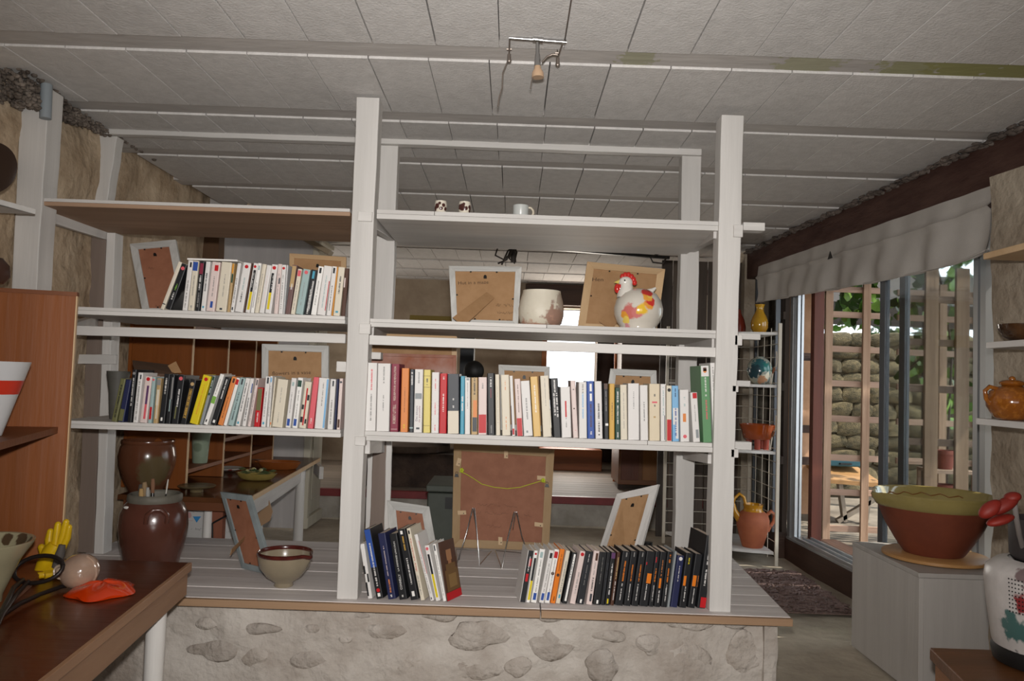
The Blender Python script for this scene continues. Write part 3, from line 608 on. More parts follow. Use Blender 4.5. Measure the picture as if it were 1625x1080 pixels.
rowE = [
 (108,155,186,510,'w','black-spined book with red letters','b 0 1 bk;k .7 .85 .4 .8 rd;k .4 .55 .3 .7 rd;l .6 .9 w .2'),
 (158,184,218,512,'wt','white paperback with black-yellow strip','d .94 rd;k .42 .86 .2 .85 bk;k .05 .42 .2 .85 yl'),
 (190,232,256,500,'wt','white paperback, larger, blue foot label','k .05 .18 .2 .75 bl;k .84 .95 .2 .7 te;l .2 .8 gray .2'),
 (248,285,330,508,'w','white paperback with black picture on top','k .85 .95 .3 .8 bk;k .05 .18 .2 .75 bl;l .2 .8 gray .2'),
 (288,326,362,502,'wt','white paperback with red picture on top','k .84 .96 .1 .8 rd;k .05 .2 .2 .7 bl;l .2 .8 gray .2;d .55 br'),
 (330,366,402,500,'ora','bright orange paperback','d .52 br;l .6 .9 br .15;l .05 .15 br .3'),
 (368,400,445,512,'cr','cream paperback','l .2 .8 gray .3;k .1 .17 .3 .7 sk'),
 (412,450,490,524,'bk','black book with white title stripe','k .05 .97 .35 .75 wt;l .5 .9 dg .2'),
 (468,510,546,514,'pk','pinkish white book with red dot','d .94 rd;l .2 .6 gray .25'),
 (514,570,590,514,'#24262b','charcoal book with white foot triangle','k .02 .09 .4 .65 wt;l .35 .75 gray .1;l .8 .95 w .1'),
 (586,630,652,512,'pk','beige paperback with bold vertical title','k .82 .96 .4 .8 br;l .25 .5 bk .4;l .55 .8 gray .15;k .06 .2 .4 .75 dg'),
 (635,688,695,520,'#1f2022','black book with white foot triangle','k .02 .09 .4 .65 wt;l .4 .9 gray .1'),
 (690,718,755,524,'bk','thin black book','l .1 .8 dg .3'),
 (720,756,768,522,'bk','black book with violet top','k .88 .99 .1 .9 pur;l .2 .8 w .3;k .03 .12 .3 .6 yl'),
 (760,785,812,524,'br','narrow brown book','l .5 .9 tn .4;l .1 .45 w .3'),
 (790,850,850,514,'bk','thick black book with orange letters','l .45 .82 ora .2;l .1 .4 w .14;k .9 .98 .45 .6 gray'),
 (855,905,910,514,'bk','second black book with orange letters','l .45 .75 ora .2;l .1 .4 w .14;k .9 .98 .45 .6 gray'),
 (908,960,970,514,'bk','third black book with orange letters','l .45 .75 ora .2;l .1 .4 w .14;k .9 .98 .45 .6 gray'),
 (964,1030,1030,514,'bk','wide black book with orange block','k .42 .6 .4 .9 ora;l .1 .4 w .12;k .75 .8 .1 .2 rd'),
 (1034,1068,1090,518,'bk','thin black book with red-orange title','l .45 .7 ora .3;k .8 .9 .2 .4 rd;l .1 .4 w .2'),
 (1072,1118,1122,520,'bk','black book with small orange block','k .34 .52 .3 .65 ora;l .55 .85 or_ .15;l .08 .3 w .2'),
 (1122,1165,1172,518,'bk','black book with orange top title','l .8 .95 ora .3;l .45 .7 ora .25;l .1 .4 w .2'),
 (1168,1184,1225,518,'gy','thin grey-white book',''),
 (1188,1240,1243,545,'nv','navy blue paperback','l .5 .8 w .12;d .94 w;b .0 .001 w'),
 (1250,1304,1305,528,'bk','black book with amber block, near right end','k .4 .58 .1 .45 ora;l .1 .38 w .15;l .8 .92 yl .2'),
 (1312,1366,1372,534,'bk','black book with large amber block','k .4 .6 .1 .6 ora;l .08 .35 w .15;l .4 .6 or_ .1 .35'),
 (1378,1440,1452,402,'bk','tall black book with red foot corner','k .01 .15 .3 1 rd;l .8 .97 w .3;l .6 .75 w .3;l .3 .55 w .25',.15)]
row(rowE, 800, 760, 4.514, 2.735, ZCf, .11, 'in dark counter row', 'dark books on the counter by the right post', rz=.15)

zt_ = max(P(px, 413, YF+.02).z for px in (300, 375))
t = thing('booklet', 'thin white booklet lying flat on top of upper left books', 'booklet', (XA(335, 2.78, zt_), 2.78, zt_)); part('cover', MB().box(XA(297, YF+.03, zt_), XA(377, YF+.03, zt_), YF+.03, YF+.15, zt_-.002, zt_+.004), bmat('wt'), t, bev=.0006)
# ================================================================ PICTURE FRAMES seen from the back
def frame(label, TL, TR, BR, BL, mw, m_rail, m_board, dep=.018, text_=None, stand=None, tabs=6, group=None, hook=True, extra=None, cat='picture frame', seed=1):
    """corners: world points (back face). mw = moulding width in metres"""
    TL, TR, BR, BL = map(Vector, (TL, TR, BR, BL)); wv = ((TR-TL)+(BR-BL))/2; W = wv.length; hv = ((TL-BL)+(TR-BR))/2; H = hv.length
    n = wv.cross(hv).normalized()
    if n.y > 0: n = -n          # towards the viewer
    t = thing('picture_frame', label, cat, (BL+BR)/2 - n*dep, group)
    Q = lambda u, v, d=0: (BL*(1-u)*(1-v) + BR*u*(1-v) + TR*u*v + TL*(1-u)*v) + n*d
    a, b = mw/W, mw/H
    for (p, nm) in (([(0,0),(1,0),(1-a,b),(a,b)], 'x'), ([(1,0),(1,1),(1-a,1-b),(1-a,b)], 'z'), ([(1,1),(0,1),(a,1-b),(1-a,1-b)], 'x'), ([(0,1),(0,0),(a,b),(a,1-b)], 'z')):
        mb = MB(); lo = [Q(u, v, -dep) for u, v in p]; hi = [Q(p[0][0], p[0][1], -.003), Q(p[1][0], p[1][1], -.003), Q(p[2][0], p[2][1], .0), Q(p[3][0], p[3][1], .0)]
        mb.add(lo+hi, [(0,1,2,3),(7,6,5,4),(0,4,5,1),(1,5,6,2),(2,6,7,3),(3,7,4,0)])
        part('moulding', mb, m_rail[0] if nm == 'x' else m_rail[1], t, bev=.001)
    part('backing_board', MB().prism([Q(a*.9, b*.9, -.006), Q(1-a*.9, b*.9, -.006), Q(1-a*.9, 1-b*.9, -.006), Q(a*.9, 1-b*.9, -.006)], n*-.004), m_board, t)
    r = random.Random(seed)
    def tabm(u, v, s=.0035):
        c = Q(u, v, -.004); uu = wv.normalized()*s; vv = hv.normalized()*s; part('turn_tab', MB().prism([c-uu-vv*.6, c+uu-vv*.4, c+uu*.6+vv, c-uu*.8+vv*.7], n*.002), BLACK, t)
    if tabs:
        for u, v in [(.3, 1-b*1.15), (.66, 1-b*1.15), (a*1.15, .5), (1-a*1.15, .45), (.35, b*1.15), (.72, b*1.15)][:tabs]: tabm(u, v)
    if hook:
        c = Q(.5, 1-b-.1*(1-b), -.005); uu = wv.normalized()*.006; vv = hv.normalized()*.007
        part('hanger', MB().prism([c-uu-vv, c+uu-vv, c+uu+vv*.2, c+uu*.5+vv, c-uu*.5+vv, c-uu+vv*.2], n*.003), BLACK, t)
    if stand:   # hinge uv, foot world point, width
        (u, v), ft, sw = stand; h = Q(u, v, .001); ft = Vector(ft); d = (ft-h).normalized(); sd = d.cross(n).normalized()*sw/2
        part('kickstand', MB().prism([h-sd*.9, h+sd*.9, ft+sd*1.25, ft-sd*1.25], n*.003), HARD, t)
    if text_:
        for (s, u0, v0, u1, hh) in text_:
            x = wv.normalized(); y = hv.normalized(); ang = .06; x2 = (x*math.cos(ang)+y*math.sin(ang)); y2 = (y*math.cos(ang)-x*math.sin(ang)); o = Q(u0, v0, -.0052) - t.location
            m = Matrix(((x2.x, y2.x, n.x, o.x), (x2.y, y2.y, n.y, o.y), (x2.z, y2.z, n.z, o.z), (0, 0, 0, 1)))
            text(s, t, mat('pencil_ink', '#4a3528', rough=.8), 0, (u1-u0)*W, hh, m, name='handwriting')
    if extra:
        for (u0, v0, u1, hh, k) in extra:
            part('handwriting', scribble(Q(u0, v0), wv*(u1-u0), hv.normalized()*hh, k, 0, n*-.0055, seed=k+seed), mat('pencil_ink', '#4a3528', rough=.8), t)
    return t
BZ = lambda key, px, Y: zb(key, XA(px, Y, zb(key, 0)))
def fr_on(z, pl, pr, Yb, tl, tr, Yt):
    return (P(*tl, Yt), P(*tr, Yt), Vector((XA(pr, Yb, z), Yb, z)), Vector((XA(pl, Yb, z), Yb, z)))
DW = (DISTW, DISTZ)
z = zb('A2', -1.2) + .002
frame('whitewashed picture frame back leaning over at the far left of upper shelf', *fr_on(z, 226, 301, 3.02, (205, 386), (278, 379), 3.12), .03, DW, HARDR, tabs=5, extra=[(.3, .62, .7, .02, 6), (.3, .1, .7, .02, 6)])
frame('pine frame back behind the right end of upper left books', *fr_on(z, 457, 548, 3.02, (459, 401), (549, 407), 3.08), .02, (PINE, PINEZ), HARD, tabs=0)
z = zb('B2', -.1) + .002
frame('square whitewashed frame back left of the cream crackled pot', *fr_on(z, 717, 822, 2.90, (712, 421), (828, 422), 2.97), .022, DW, HARD, text_=[('Hut in a maze', .12, .68, .56, .013)],
      stand=((.58, .5), P(727, 511, 2.80), .042), extra=[(.66, .32, .95, .016, 8), (.68, .2, .93, .012, 7), (.75, .09, .93, .008, 8)])
frame('natural pine frame back behind the rooster jar', *fr_on(z, 916, 1042, 3.0, (932, 414), (1056, 426), 3.1), .03, (PINE, PINEZ), HARD, text_=[('Hen', .1, .72, .24, .016)], stand=((.6, .5), P(960, 517, 2.97), .045))
z = zb('A3', -1.0) + .002
frame('white frame back with flowers note behind middle left books', *fr_on(z, 414, 520, 2.95, (415, 545), (521, 548), 2.99), .026, DW, HARD, text_=[('flowers in a vase', .16, .60, .74, .014)], stand=((.6, .3), P(480, 676, 2.88), .03))
z = zb('B3', 0) + .002
frame('white frame back behind the white and golden books', *fr_on(z, 792, 872, 2.97, (791, 578), (873, 581), 3.0), .022, DW, HARD)
frame('small whitewashed frame back tilted behind blue book', *fr_on(z, 955, 1045, 2.96, (969, 584), (1042, 587), 3.02), .026, DW, HARD)
frame('pine frame back behind tall left books of middle right shelf', *fr_on(z, 586, 724, 3.12, (584, 528), (725, 533), 3.15), .02, (PINE, PINEZ), HARD, hook=False)
t = frame('reddish brown board frame in front of the pine one', *fr_on(z, 584, 722, 2.93, (583, 559), (724, 563), 2.97), .012, (mat('red_brown_chalky', '#935b45', '#a98a80', sc=6, rough=.8), mat('red_brown_chalky', '')), mat('red_brown_chalky', ''), hook=False, tabs=0)
z = ZC + .002
frame('small whitewashed frame back behind leaning books on counter', *fr_on(z, 622, 700, 3.08, (614, 793), (681, 803), 3.16), .035, DW, HARDR, tabs=4, extra=[(.2, .6, .8, .012, 9)])
frame('blue-grey frame back propped on its stand beside spouted bowl', P(348, 780, 3.16), P(394, 786, 3.06), Vector((XA(432, 2.96, z), 2.96, z)), Vector((XA(382, 3.06, z), 3.06, z)), .026, (mat('blue_grey_wood', '#8b9496', '#767d7e', sc=9, rough=.6), mat('blue_grey_wood', '')), HARDR,
      stand=((.45, .42), P(367, 876, 2.9), .02), tabs=5)
# the tall tilted white frame on the right
frame('white frame back standing tilted behind the dark books', P(978, 783, 3.08), P(1044, 768, 3.0), Vector((XA(1000, 2.98, z), 2.98, z)), Vector((XA(936, 3.12, z), 3.12, z)), .03, (W_x, W_z), HARD, stand=((.55, .3), P(1018, 880, 2.86), .05))
# big unpainted frame with masking tape tabs and cord
BT, BF = [P(720, 702, 3.66), P(880, 713, 3.64)], [Vector((XA(871, 3.55, z), 3.55, z)), Vector((XA(717, 3.56, z), 3.56, z))]
bfr = frame('large unpainted frame back with yellow hanging cord, behind steel easel', BT[0], BT[1], BF[0], BF[1], .036, (wood('aged_pine', '#a58a66', '#94764f', 'x', .6), wood('aged_pine_upright', '#a58a66', '#94764f', 'z', .6)), HARDR, tabs=0, hook=False, extra=[(.25, .4, .65, .014, 12), (.25, .32, .8, .014, 14), (.35, .2, .5, .012, 4)])
TAPE = mat('beige_tab', '#cbb08c', rough=.7)
bw = (BT[1]-BT[0]).normalized(); bh = (BT[0]-BF[1]).normalized(); bn = bw.cross(bh).normalized()
if bn.y > 0: bn = -bn
def onb(px, py, d=0):   # point of the frame's back plane under a pixel
    r = ray(px, py); k = (BF[1]-CAM).dot(bn)/r.dot(bn); return CAM + r*k + bn*d
for (x, y, hw, hh, ang) in ((803, 721, .009, .017, 0), (728, 733, .009, .018, .25), (859, 758, .019, .009, 0), (733, 813, .019, .009, -.1), (855, 832, .019, .009, .05), (794, 858, .009, .017, 0)):
    c = onb(x, y, .0); u = bw*math.cos(ang)-bh*math.sin(ang); v = bh*math.cos(ang)+bw*math.sin(ang); part('wooden_tab', MB().prism([c-u*hw-v*hh, c+u*hw-v*hh, c+u*hw+v*hh, c-u*hw+v*hh], bn*.0022), TAPE, bfr)
    part('tab_pin', MB().ball(c+bn*.003-v*hh*.4+u*hw*.4, .0025, 8, 5), BLACK, bfr)
GRN = mat('yellow_green_cord', '#c3cf2f', rough=.6)
pts = [onb(x, y, .004) for x, y in ((729, 748), (738, 751), (750, 758), (765, 768), (785, 773), (805, 775), (825, 773), (845, 767), (858, 763), (866, 765))]
part('hanging_cord', MB().tube(pts, .0016, 6), GRN, bfr)
for (x, y, gx) in ((725, 754, 733), (868, 770, 862)):
    c = onb(x, y, .004); mb = MB().prism([c-bw*.010-bh*.008, c+bw*.010-bh*.008, c+bw*.006+bh*.006, c-bw*.006+bh*.006], bn*.008)
    mb.tube([c-bw*.006+bh*.006, c-bw*.004+bh*.016, c+bw*.004+bh*.016, c+bw*.006+bh*.006], .0012, 5); part('binder_clip', mb, BLACK, bfr)
    g = onb(gx, y-8, .006); mb = MB()
    for k in range(5): mb.ball(g + bw*.006*math.cos(k*1.3)+bh*.006*math.sin(k*1.3), (.004, .004, .006), 8, 5)
    part('cord_knot', mb, GRN, bfr)
# low wooden tilted frame behind books at far left (top edge only)
z = zb('A3', -1.4) + .002
t = thing('picture_frame', 'dark flat frame back lying on books at the left of middle shelf', 'picture frame', P(240, 588, 2.92))
a = [P(210, 571, 2.99), P(276, 579, 2.99), P(276, 594, 2.86), P(214, 590, 2.86)]
part('moulding', MB().prism(a, (0, .004, -.014)), wood('dusty_brown', '#6e5545', '#57412f', 'x', .7), t, bev=.001)
a = [P(266, 580, 2.90), P(279, 573, 2.90), P(288, 591, 2.885), P(274, 592, 2.885)]
part('kickstand', MB().prism(a, (0, .003, -.001)), HARD, t)
# ================================================================ POTTERY
def spot_mat(*a, **k): return mat(*a, **k)
def lathe_thing(name, label, cat, base, prof, m, n=40, group=None, rim=None, **k):
    t = thing(name, label, cat, base, group); part('body', MB().lathe(prof, (0, 0, 0), n, **k), m, t, local=True); return t
z = zb('B2', .1)
c = Vector((XA(858, 2.86, z), 2.86, z+.001))
CRK = mat('crackled_cream', '#d6cfbe', '#cdc5b3', sc=10, rough=.5, bump=.15, bsc=60, patches=[((.085, -.03, .03), .075, '#a08a7e'), ((.05, -.07, .02), .05, '#9a7a6a'), ((.07, -.04, .09), .03, '#a89888'), ((0, 0, -.012), .07, '#b98f7a')], pn=.5)
prof = [(0, .0), (.055, 0), (.075, .012), (.082, .04), (.083, .065), (.078, .095), (.070, .122), (.0695, .131), (.066, .131), (.0665, .12), (.073, .09), (.077, .05), (.066, .016), (0, .01)]
lathe_thing('pot', 'round cream crackled pot with dark speckled glaze on middle shelf', 'pot', c, prof, CRK)
# rooster jar
c = Vector((XA(1012, 2.88, z), 2.88, z+.001))
t = thing('rooster_jar', 'white ceramic rooster jar with red comb and painted patches', 'ornament', c)
WC = dict(rough=.12, coat=.6)
RB = mat('rooster_glaze', '#d5cfc4', '#cbc4b8', sc=4, patches=[((-.045, -.075, .062), .028, '#c9706a'), ((-.015, -.085, .06), .022, '#cc7a78'), ((.0, -.08, .072), .022, '#e3b93c'), ((-.058, -.06, .05), .014, '#e09a3a'), ((-.055, -.06, .03), .015, '#e5c860'), ((-.052, -.055, .008), .014, '#c98a90'), ((.022, -.08, .085), .018, '#e09a42'), ((.03, -.075, .10), .018, '#c8362e'), ((.018, -.07, .115), .017, '#e2a040'), ((.03, -.07, .125), .012, '#e6c25a'), ((.022, -.055, .138), .022, '#c6302c')], pn=.35, **WC)
prof = [(0, 0), (.066, 0), (.067, .008), (.066, .013), (.078, .03), (.088, .055), (.090, .08), (.083, .11), (.066, .134), (.04, .149), (.015, .155), (0, .156)]
part('body', MB().lathe(prof, n=48), RB, t, local=True)
WHT = mat('rooster_white', '#d9d4cb', **WC); RED = mat('rooster_red', '#bf2822', **WC); YEL = mat('rooster_beak', '#d6c76a', **WC)
hd = MB(); hd.lathe([(.034, .12), (.031, .14), (.026, .155), (.0235, .17)], (-.048, -.005, 0), 20); hd.ball((-.050, -.005, .176), (.026, .02, .022), 20, 14); h_ = part('head', hd, WHT, t, local=True)
cb = MB()
for a, s in ((-.062, .0), (-.052, .006), (-.040, .007), (-.029, .0), (-.021, -.010), (-.017, -.021)): cb.ball((a, -.005, .197+s), (.0095, .007, .011), 12, 8)
cb.ball((-.042, -.005, .193), (.022, .006, .010), 12, 8); part('comb', cb, RED, t, local=True)
part('wattle', MB().ball((-.080, -.008, .152), (.012, .009, .018), 14, 10).ball((-.070, -.012, .154), (.012, .008, .014), 14, 10), RED, t, local=True)
part('beak', MB().add([(-.073, -.013, .183), (-.073, .003, .183), (-.073, -.005, .170), (-.073, -.005, .187), (-.094, -.006, .174)], [(0, 2, 4), (2, 1, 4), (1, 3, 4), (3, 0, 4), (0, 3, 1, 2)]), YEL, t, local=True)
part('eye', MB().ball((-.056, -.0245, .181), .003, 8, 6), BLACK, h_, local=True)
part('tail', MB().tube([(.035, 0, .143), (.05, 0, .150), (.062, 0, .160)], [.013, .009, .004], 10), WHT, t, local=True)
# cups on the top shelf
z1 = lambda px: zb('B1', XA(px, 2.8, zb('B1', 0)))
BRN = '#4a2a26'
for (px, lab, pp) in ((699, 'small cream cup with brown scrawls, left of its twin', [((-.012, -.017, .02), .009, BRN), ((.004, -.02, .012), .007, BRN), ((.012, -.018, .024), .007, BRN), ((.018, -.01, .012), .008, BRN), ((-.018, -.01, .012), .008, BRN), ((-.002, -.02, .030), .005, BRN)]),
                      (737, 'small cream cup with large brown leaf blotch', [((-.008, -.019, .018), .012, BRN), ((.006, -.02, .015), .008, BRN), ((-.018, -.010, .022), .009, BRN), ((.019, -.010, .02), .009, BRN), ((.019, -.008, .008), .008, BRN), ((-.002, -.02, .03), .005, BRN)])):
    t = thing('cup', lab, 'cup', (XA(px, 2.74, z1(px)), 2.74, z1(px)+.001), 'patterned cups on the top shelf')
    part('body', MB().lathe([(0, 0), (.0165, 0), (.019, .004), (.0215, .014), (.0215, .03), (.0195, .038), (.020, .0405), (.0175, .0405), (.018, .03), (.017, .006), (0, .004)], n=28), mat('cup_glaze_%d' % px, '#d8d0c0', rough=.25, patches=pp, pn=.3), t, local=True)
c = (XA(826, 2.75, z1(826)), 2.75, z1(826)+.001); t = thing('mug', 'plain pale grey mug with handle on the top shelf', 'mug', c)
part('body', MB().lathe([(0, 0), (.026, 0), (.0275, .003), (.0278, .0375), (.0262, .0385), (.025, .036), (.025, .005), (0, .004)], n=32), mat('pale_grey_glaze', '#b9bcb9', rough=.3), t, local=True)
part('handle', MB().tube([(.026, 0, .032), (.036, 0, .031), (.044, 0, .022), (.045, 0, .012), (.041, 0, .002)], .0042, 10), mat('cream_handle', '#c2b9a6', rough=.35), t, local=True)
# dark conical vase at the left end of middle left shelf
zc = zb('A3', -1.4); c = (XA(184, 2.86, zc), 2.86, zc+.001)
lathe_thing('vase', 'dull grey flared vase at the left end of middle shelf', 'vase', c, [(0, 0), (.022, 0), (.024, .02), (.029, .10), (.040, .172), (.0385, .173), (.027, .10), (.021, .01), (0, .008)], mat('dull_grey_glaze', '#55534d', '#484641', sc=6, rough=.6))
# salt-glazed jar with brushes on the counter
JB = mat('brown_saltglaze', '#58342a', '#482a21', sc=3, rough=.22, coat=.3, bump=.05, bsc=60); RIMG = mat('grey_rim', '#6b675c', '#56524a', sc=10, rough=.6)
zz = ZC + .001; jc = Vector((XA(239, 2.86, zz), 2.86, zz))
t = thing('brush_jar', 'brown glazed two-handled jar holding brushes on the counter', 'jar', jc)
part('body', MB().lathe([(0, 0), (.082, 0), (.084, .006), (.092, .065), (.110, .14), (.117, .195), (.113, .24), (.100, .270), (.088, .283), (.088, .275), (.104, .235), (.108, .18), (.08, .03), (0, .012)], n=56), JB, t, local=True)
part('rim', MB().lathe([(.089, .279), (.093, .287), (.092, .304), (.086, .309), (.080, .304), (.080, .276)], n=56), RIMG, t, local=True)
for s in (-1, 1):
    a0 = math.radians(-62) if s > 0 else math.radians(150)
    pt = lambda a, r, z: (math.cos(a)*r, math.sin(a)*r, z)
    part('handle', MB().tube([pt(a0-.30, .113, .22), pt(a0-.26, .126, .25), pt(a0-.1, .121, .268), pt(a0+.1, .121, .268), pt(a0+.26, .126, .25), pt(a0+.30, .113, .22)], .008, 10), JB, t, local=True)
part('glaze_chip', MB().ball((-.062, -.083, .268), (.010, .003, .005), 10, 6), mat('chalk_white', '#c9c6c0'), t, local=True)
BR = [((-.05, -.03), (-.03, -.045), .245, '#a98a5c', .009), ((-.03, .0), (-.035, -.01), .262, '#8a7355', .010), ((-.045, .02), (-.06, .02), .25, '#4c463f', .012), ((-.01, .02), (-.02, .02), .27, '#7d5a44', .008), ((.03, -.02), (.05, -.02), .275, '#b7b3ab', .003), ((-.02, -.04), (-.005, -.05), .25, '#9a9893', .007)]
BLAB = ['paint brush with tan bristles leaning left in the jar', 'paint brush with dull brown bristles in the jar', 'thick dark grey brush at the jar left side', 'reddish brown brush at the back of the jar', 'thin steel tool leaning right in the jar', 'paint brush with steel ferrule at jar front']
for (b, q, h, cc, r), lb in zip(BR, BLAB):
    bt = thing('paint_brush', lb, 'brush', jc+Vector((b[0]*.5, b[1]*.5, .02)), 'brushes in the brown jar'); p0 = Vector((0, 0, 0)); p1 = Vector((q[0]-b[0]*.5, q[1]-b[1]*.5, h+.048)); d = (p1-p0)
    part('handle', MB().tube([p0, p0+d*.82], r*.5, 8), mat('brush_handle', '#6f5a44', rough=.5), bt, local=True)
    part('ferrule', MB().tube([p0+d*.8, p0+d*.92], r*.8, 10), CHROME, bt, local=True)
    part('bristles', MB().tube([p0+d*.9, p0+d*1.0, p0+d*1.06], [r*.8, r, r*.7], 10), mat('bristle_'+cc[1:], cc, rough=.9), bt, local=True)
# spouted stoneware bowl
bc = Vector((XA(450, 2.84, zz), 2.84, zz)); t = thing('spouted_bowl', 'grey-beige stoneware bowl with red-brown rim and spout on counter', 'bowl', bc)
def spout(a0, s, r0, z0):
    def f(q, tt):
        d = (tt-a0+math.pi) % (2*math.pi) - math.pi; k = math.exp(-(d/.16)**2) * max(0, min(1, (q.z-z0)/.03)); rr_ = Vector((q.x, q.y, 0)); 
        if rr_.length > r0: q = q + rr_.normalized()*s*k - Vector((0, 0, .006*k))
        return q
    return f
SB = mat('stoneware_beige', '#958872', '#857a66', sc=5, rough=.25, coat=.3); f = spout(math.radians(-20), .016, .05, .08)
part('body', MB().lathe([(0, 0), (.032, 0), (.034, .003), (.032, .012), (.034, .016), (.062, .035), (.086, .068), (.093, .098), (.0945, .118), (.0905, .118), (.089, .098), (.080, .068), (.055, .035), (.02, .022), (0, .02)], n=64, fn=f), SB, t, local=True)
part('rim', MB().lathe([(.0925, .108), (.097, .114), (.0965, .122), (.092, .124), (.0885, .120), (.0895, .110)], n=64, fn=f), mat('red_brown_rim', '#54201a', '#3a1613', sc=20, rough=.2, coat=.4), t, local=True)
# ---------------- steel easel (plate stand)
ez = ZC + .003; t = thing('plate_easel', 'folding chromed wire easel standing empty on the counter', 'easel', P(780, 900, 2.9))
E = lambda px, py, Y: P(px, py, Y)
def wire(pts, r=.0018): part('wire', MB().tube(pts, r, 8), CHROME, t)
g = lambda px, py: PZ(px, py, ez)
wire([g(725, 894), E(740, 846, 3.24), E(750, 806, 3.30), E(753, 806, 3.30), E(757, 846, 3.26), g(761, 896), g(780, 874)], .0022)
wire([g(780, 874), g(724, 871), g(725, 894)], .0022)
wire([g(786, 873), g(796, 901), E(806, 852, 3.24), E(816, 812, 3.30), E(820, 812, 3.30), E(828, 850, 3.34), g(838, 878)], .0022)
wire([g(786, 873), g(838, 878)], .0022); wire([E(751, 807, 3.31), E(756, 838, 3.36)], .0018); wire([E(818, 813, 3.31), E(814, 838, 3.36)], .0018)
# ================================================================ REAR TABLE AND ITS THINGS
TZ = .835
t = thing('rear_table', 'brown topped table with white apron behind the counter', 'table', (-1.4, 3.9, .3))
xr1, xr2 = XA(391, 3.46, TZ), XA(507, 5.2, TZ)
part('tabletop', MB().prism([(-1.70, 3.46, TZ), (xr1, 3.46, TZ), (xr2, 5.2, TZ), (-1.70, 5.2, TZ)], (0, 0, -.022)), wood('rear_table_top', '#5e3a22', '#4c2d19', 'y', .25, sc=3, coat=.3), t, bev=.002)
part('table_edge', MB().prism([(xr1, 3.46, TZ+.0005), (xr1+.006, 3.46, TZ+.0005), (xr2+.006, 5.2, TZ+.0005), (xr2, 5.2, TZ+.0005)], (0, 0, -.023)), PINE, t)
part('apron', MB().prism([(xr1-.03, 3.50, TZ-.023), (xr1-.004, 3.50, TZ-.023), (xr2-.004, 4.88, TZ-.023), (xr2-.03, 4.88, TZ-.023)], (0, 0, -.075)), W_y, t)
part('apron', MB().prism([(xr1-.03, 4.90, TZ-.023), (xr1-.004, 4.90, TZ-.023), (xr2-.004, 5.18, TZ-.023), (xr2-.03, 5.18, TZ-.023)], (0, 0, -.075)), W_y, t)
part('apron', MB().box(-1.68, xr1-.03, 3.475, 3.49, TZ-.06, TZ-.023), wood('apron_brown', '#6d3f22', '#5c3319', 'x', .5), t)
for (px, Y, r) in ((328, 3.635, .024), (475, 4.75, .03)):
    x = XA(px, Y, .6); part('leg', MB().tube([(x, Y, .3), (x, Y, TZ-.03)], [r, r*.85], 20), W_z, t)
x = XA(349, 3.65, .7); part('leg_block', MB().box(x-.03, x+.02, 3.63, 3.67, .58, TZ-.03), wood('reddish_wood', '#7d4a35', '#6d3f2c', 'z', .6), t)
# brown cubby unit
CU = thing('cubby_unit', 'brown open cubby shelf unit standing on the rear table', 'shelf unit', (-1.5, 3.7, TZ+.001)); z0 = TZ+.002; z1_ = 1.60
yv = [3.66, 4.12, 4.56, 4.98]; xf = lambda y: XA(300, 3.66, 1.2)
for i, y in enumerate(yv): part('divider', MB().box(-1.77, xf(y), y, y+.018, z0, z1_), VARN, CU, bev=.001); part('edge_lipping', MB().box(xf(y)+.0005, xf(y)+.003, y, y+.018, z0, z1_), PINEZ, CU)
for zz_ in (z0+.07, z1_-.018):
    for i in range(3): part('cubby_shelf', MB().box(-1.77, xf(0), yv[i]+.0185, yv[i+1]-.0005, zz_, zz_+.018), VARNX, CU)
for i in (1, 2): part('cubby_shelf', MB().box(-1.77, xf(0), yv[i]+.0185, yv[i+1]-.0005, 1.017, 1.035), VARNX, CU)
part('back_panel', MB().box(-1.785, -1.771, yv[0], yv[3]+.018, z0, z1_), VARN, CU)
x = XA(401, 5.05, 1.2)
def on(px, Y, z): return Vector((XA(px, Y, z), Y, z+.001))
lathe_thing('storage_jar', 'large brown salt-glazed jar on the rear table', 'jar', on(231, 3.56, TZ), [(0, 0), (.07, 0), (.073, .005), (.10, .06), (.118, .12), (.122, .16), (.115, .20), (.107, .214), (.113, .224), (.111, .232), (.100, .232), (.102, .215), (.110, .19), (.115, .15), (.065, .02), (0, .012)], mat('brown_olive_glaze', '#68402c', '#593524', sc=3, rough=.22, coat=.3, patches=[((.08, -.09, .10), .075, '#5d4f36')], pn=.15), n=56)
lathe_thing('vase', 'pale celadon green cylinder vase in the cubby unit', 'vase', Vector((-1.32, 3.84, TZ+.001)) if False else on(317, 3.95, TZ+.09), [(0, 0), (.034, 0), (.036, .004), (.043, .12), (.052, .165), (.053, .172), (.048, .172), (.04, .12), (.03, .01), (0, .01)], mat('celadon', '#8f9c88', '#7f8c79', sc=6, rough=.3, coat=.3, patches=[((.0, -.04, .08), .022, '#6f7d69')]))
lathe_thing('footed_dish', 'shallow olive dish on a low foot on the rear table', 'dish', on(312, 3.60, TZ), [(0, 0), (.028, 0), (.03, .012), (.035, .016), (.075, .022), (.083, .029), (.08, .031), (.03, .022), (0, .02)], mat('olive_beige_glaze', '#6d6046', rough=.3), n=40)
pt_ = thing('plate', 'white plate with red pattern at the back of the rear table', 'plate', on(362, 4.35, TZ))
part('body', MB().lathe([(0, .004), (.04, .003), (.075, .014), (.085, .018), (.083, .021), (.04, .009), (0, .008)], n=36), mat('patterned_plate', '#b9b1a8', rough=.25, patches=[((-.03, -.06, .015), .018, '#8a3a34'), ((.03, -.06, .015), .018, '#8a3a34'), ((.06, -.02, .015), .015, '#8a3a34')]), pt_, local=True)
dc = on(407, 4.05, TZ); t = thing('leaf_dish', 'yellow oval dish with sculpted green leaves on the rear table', 'dish', dc)
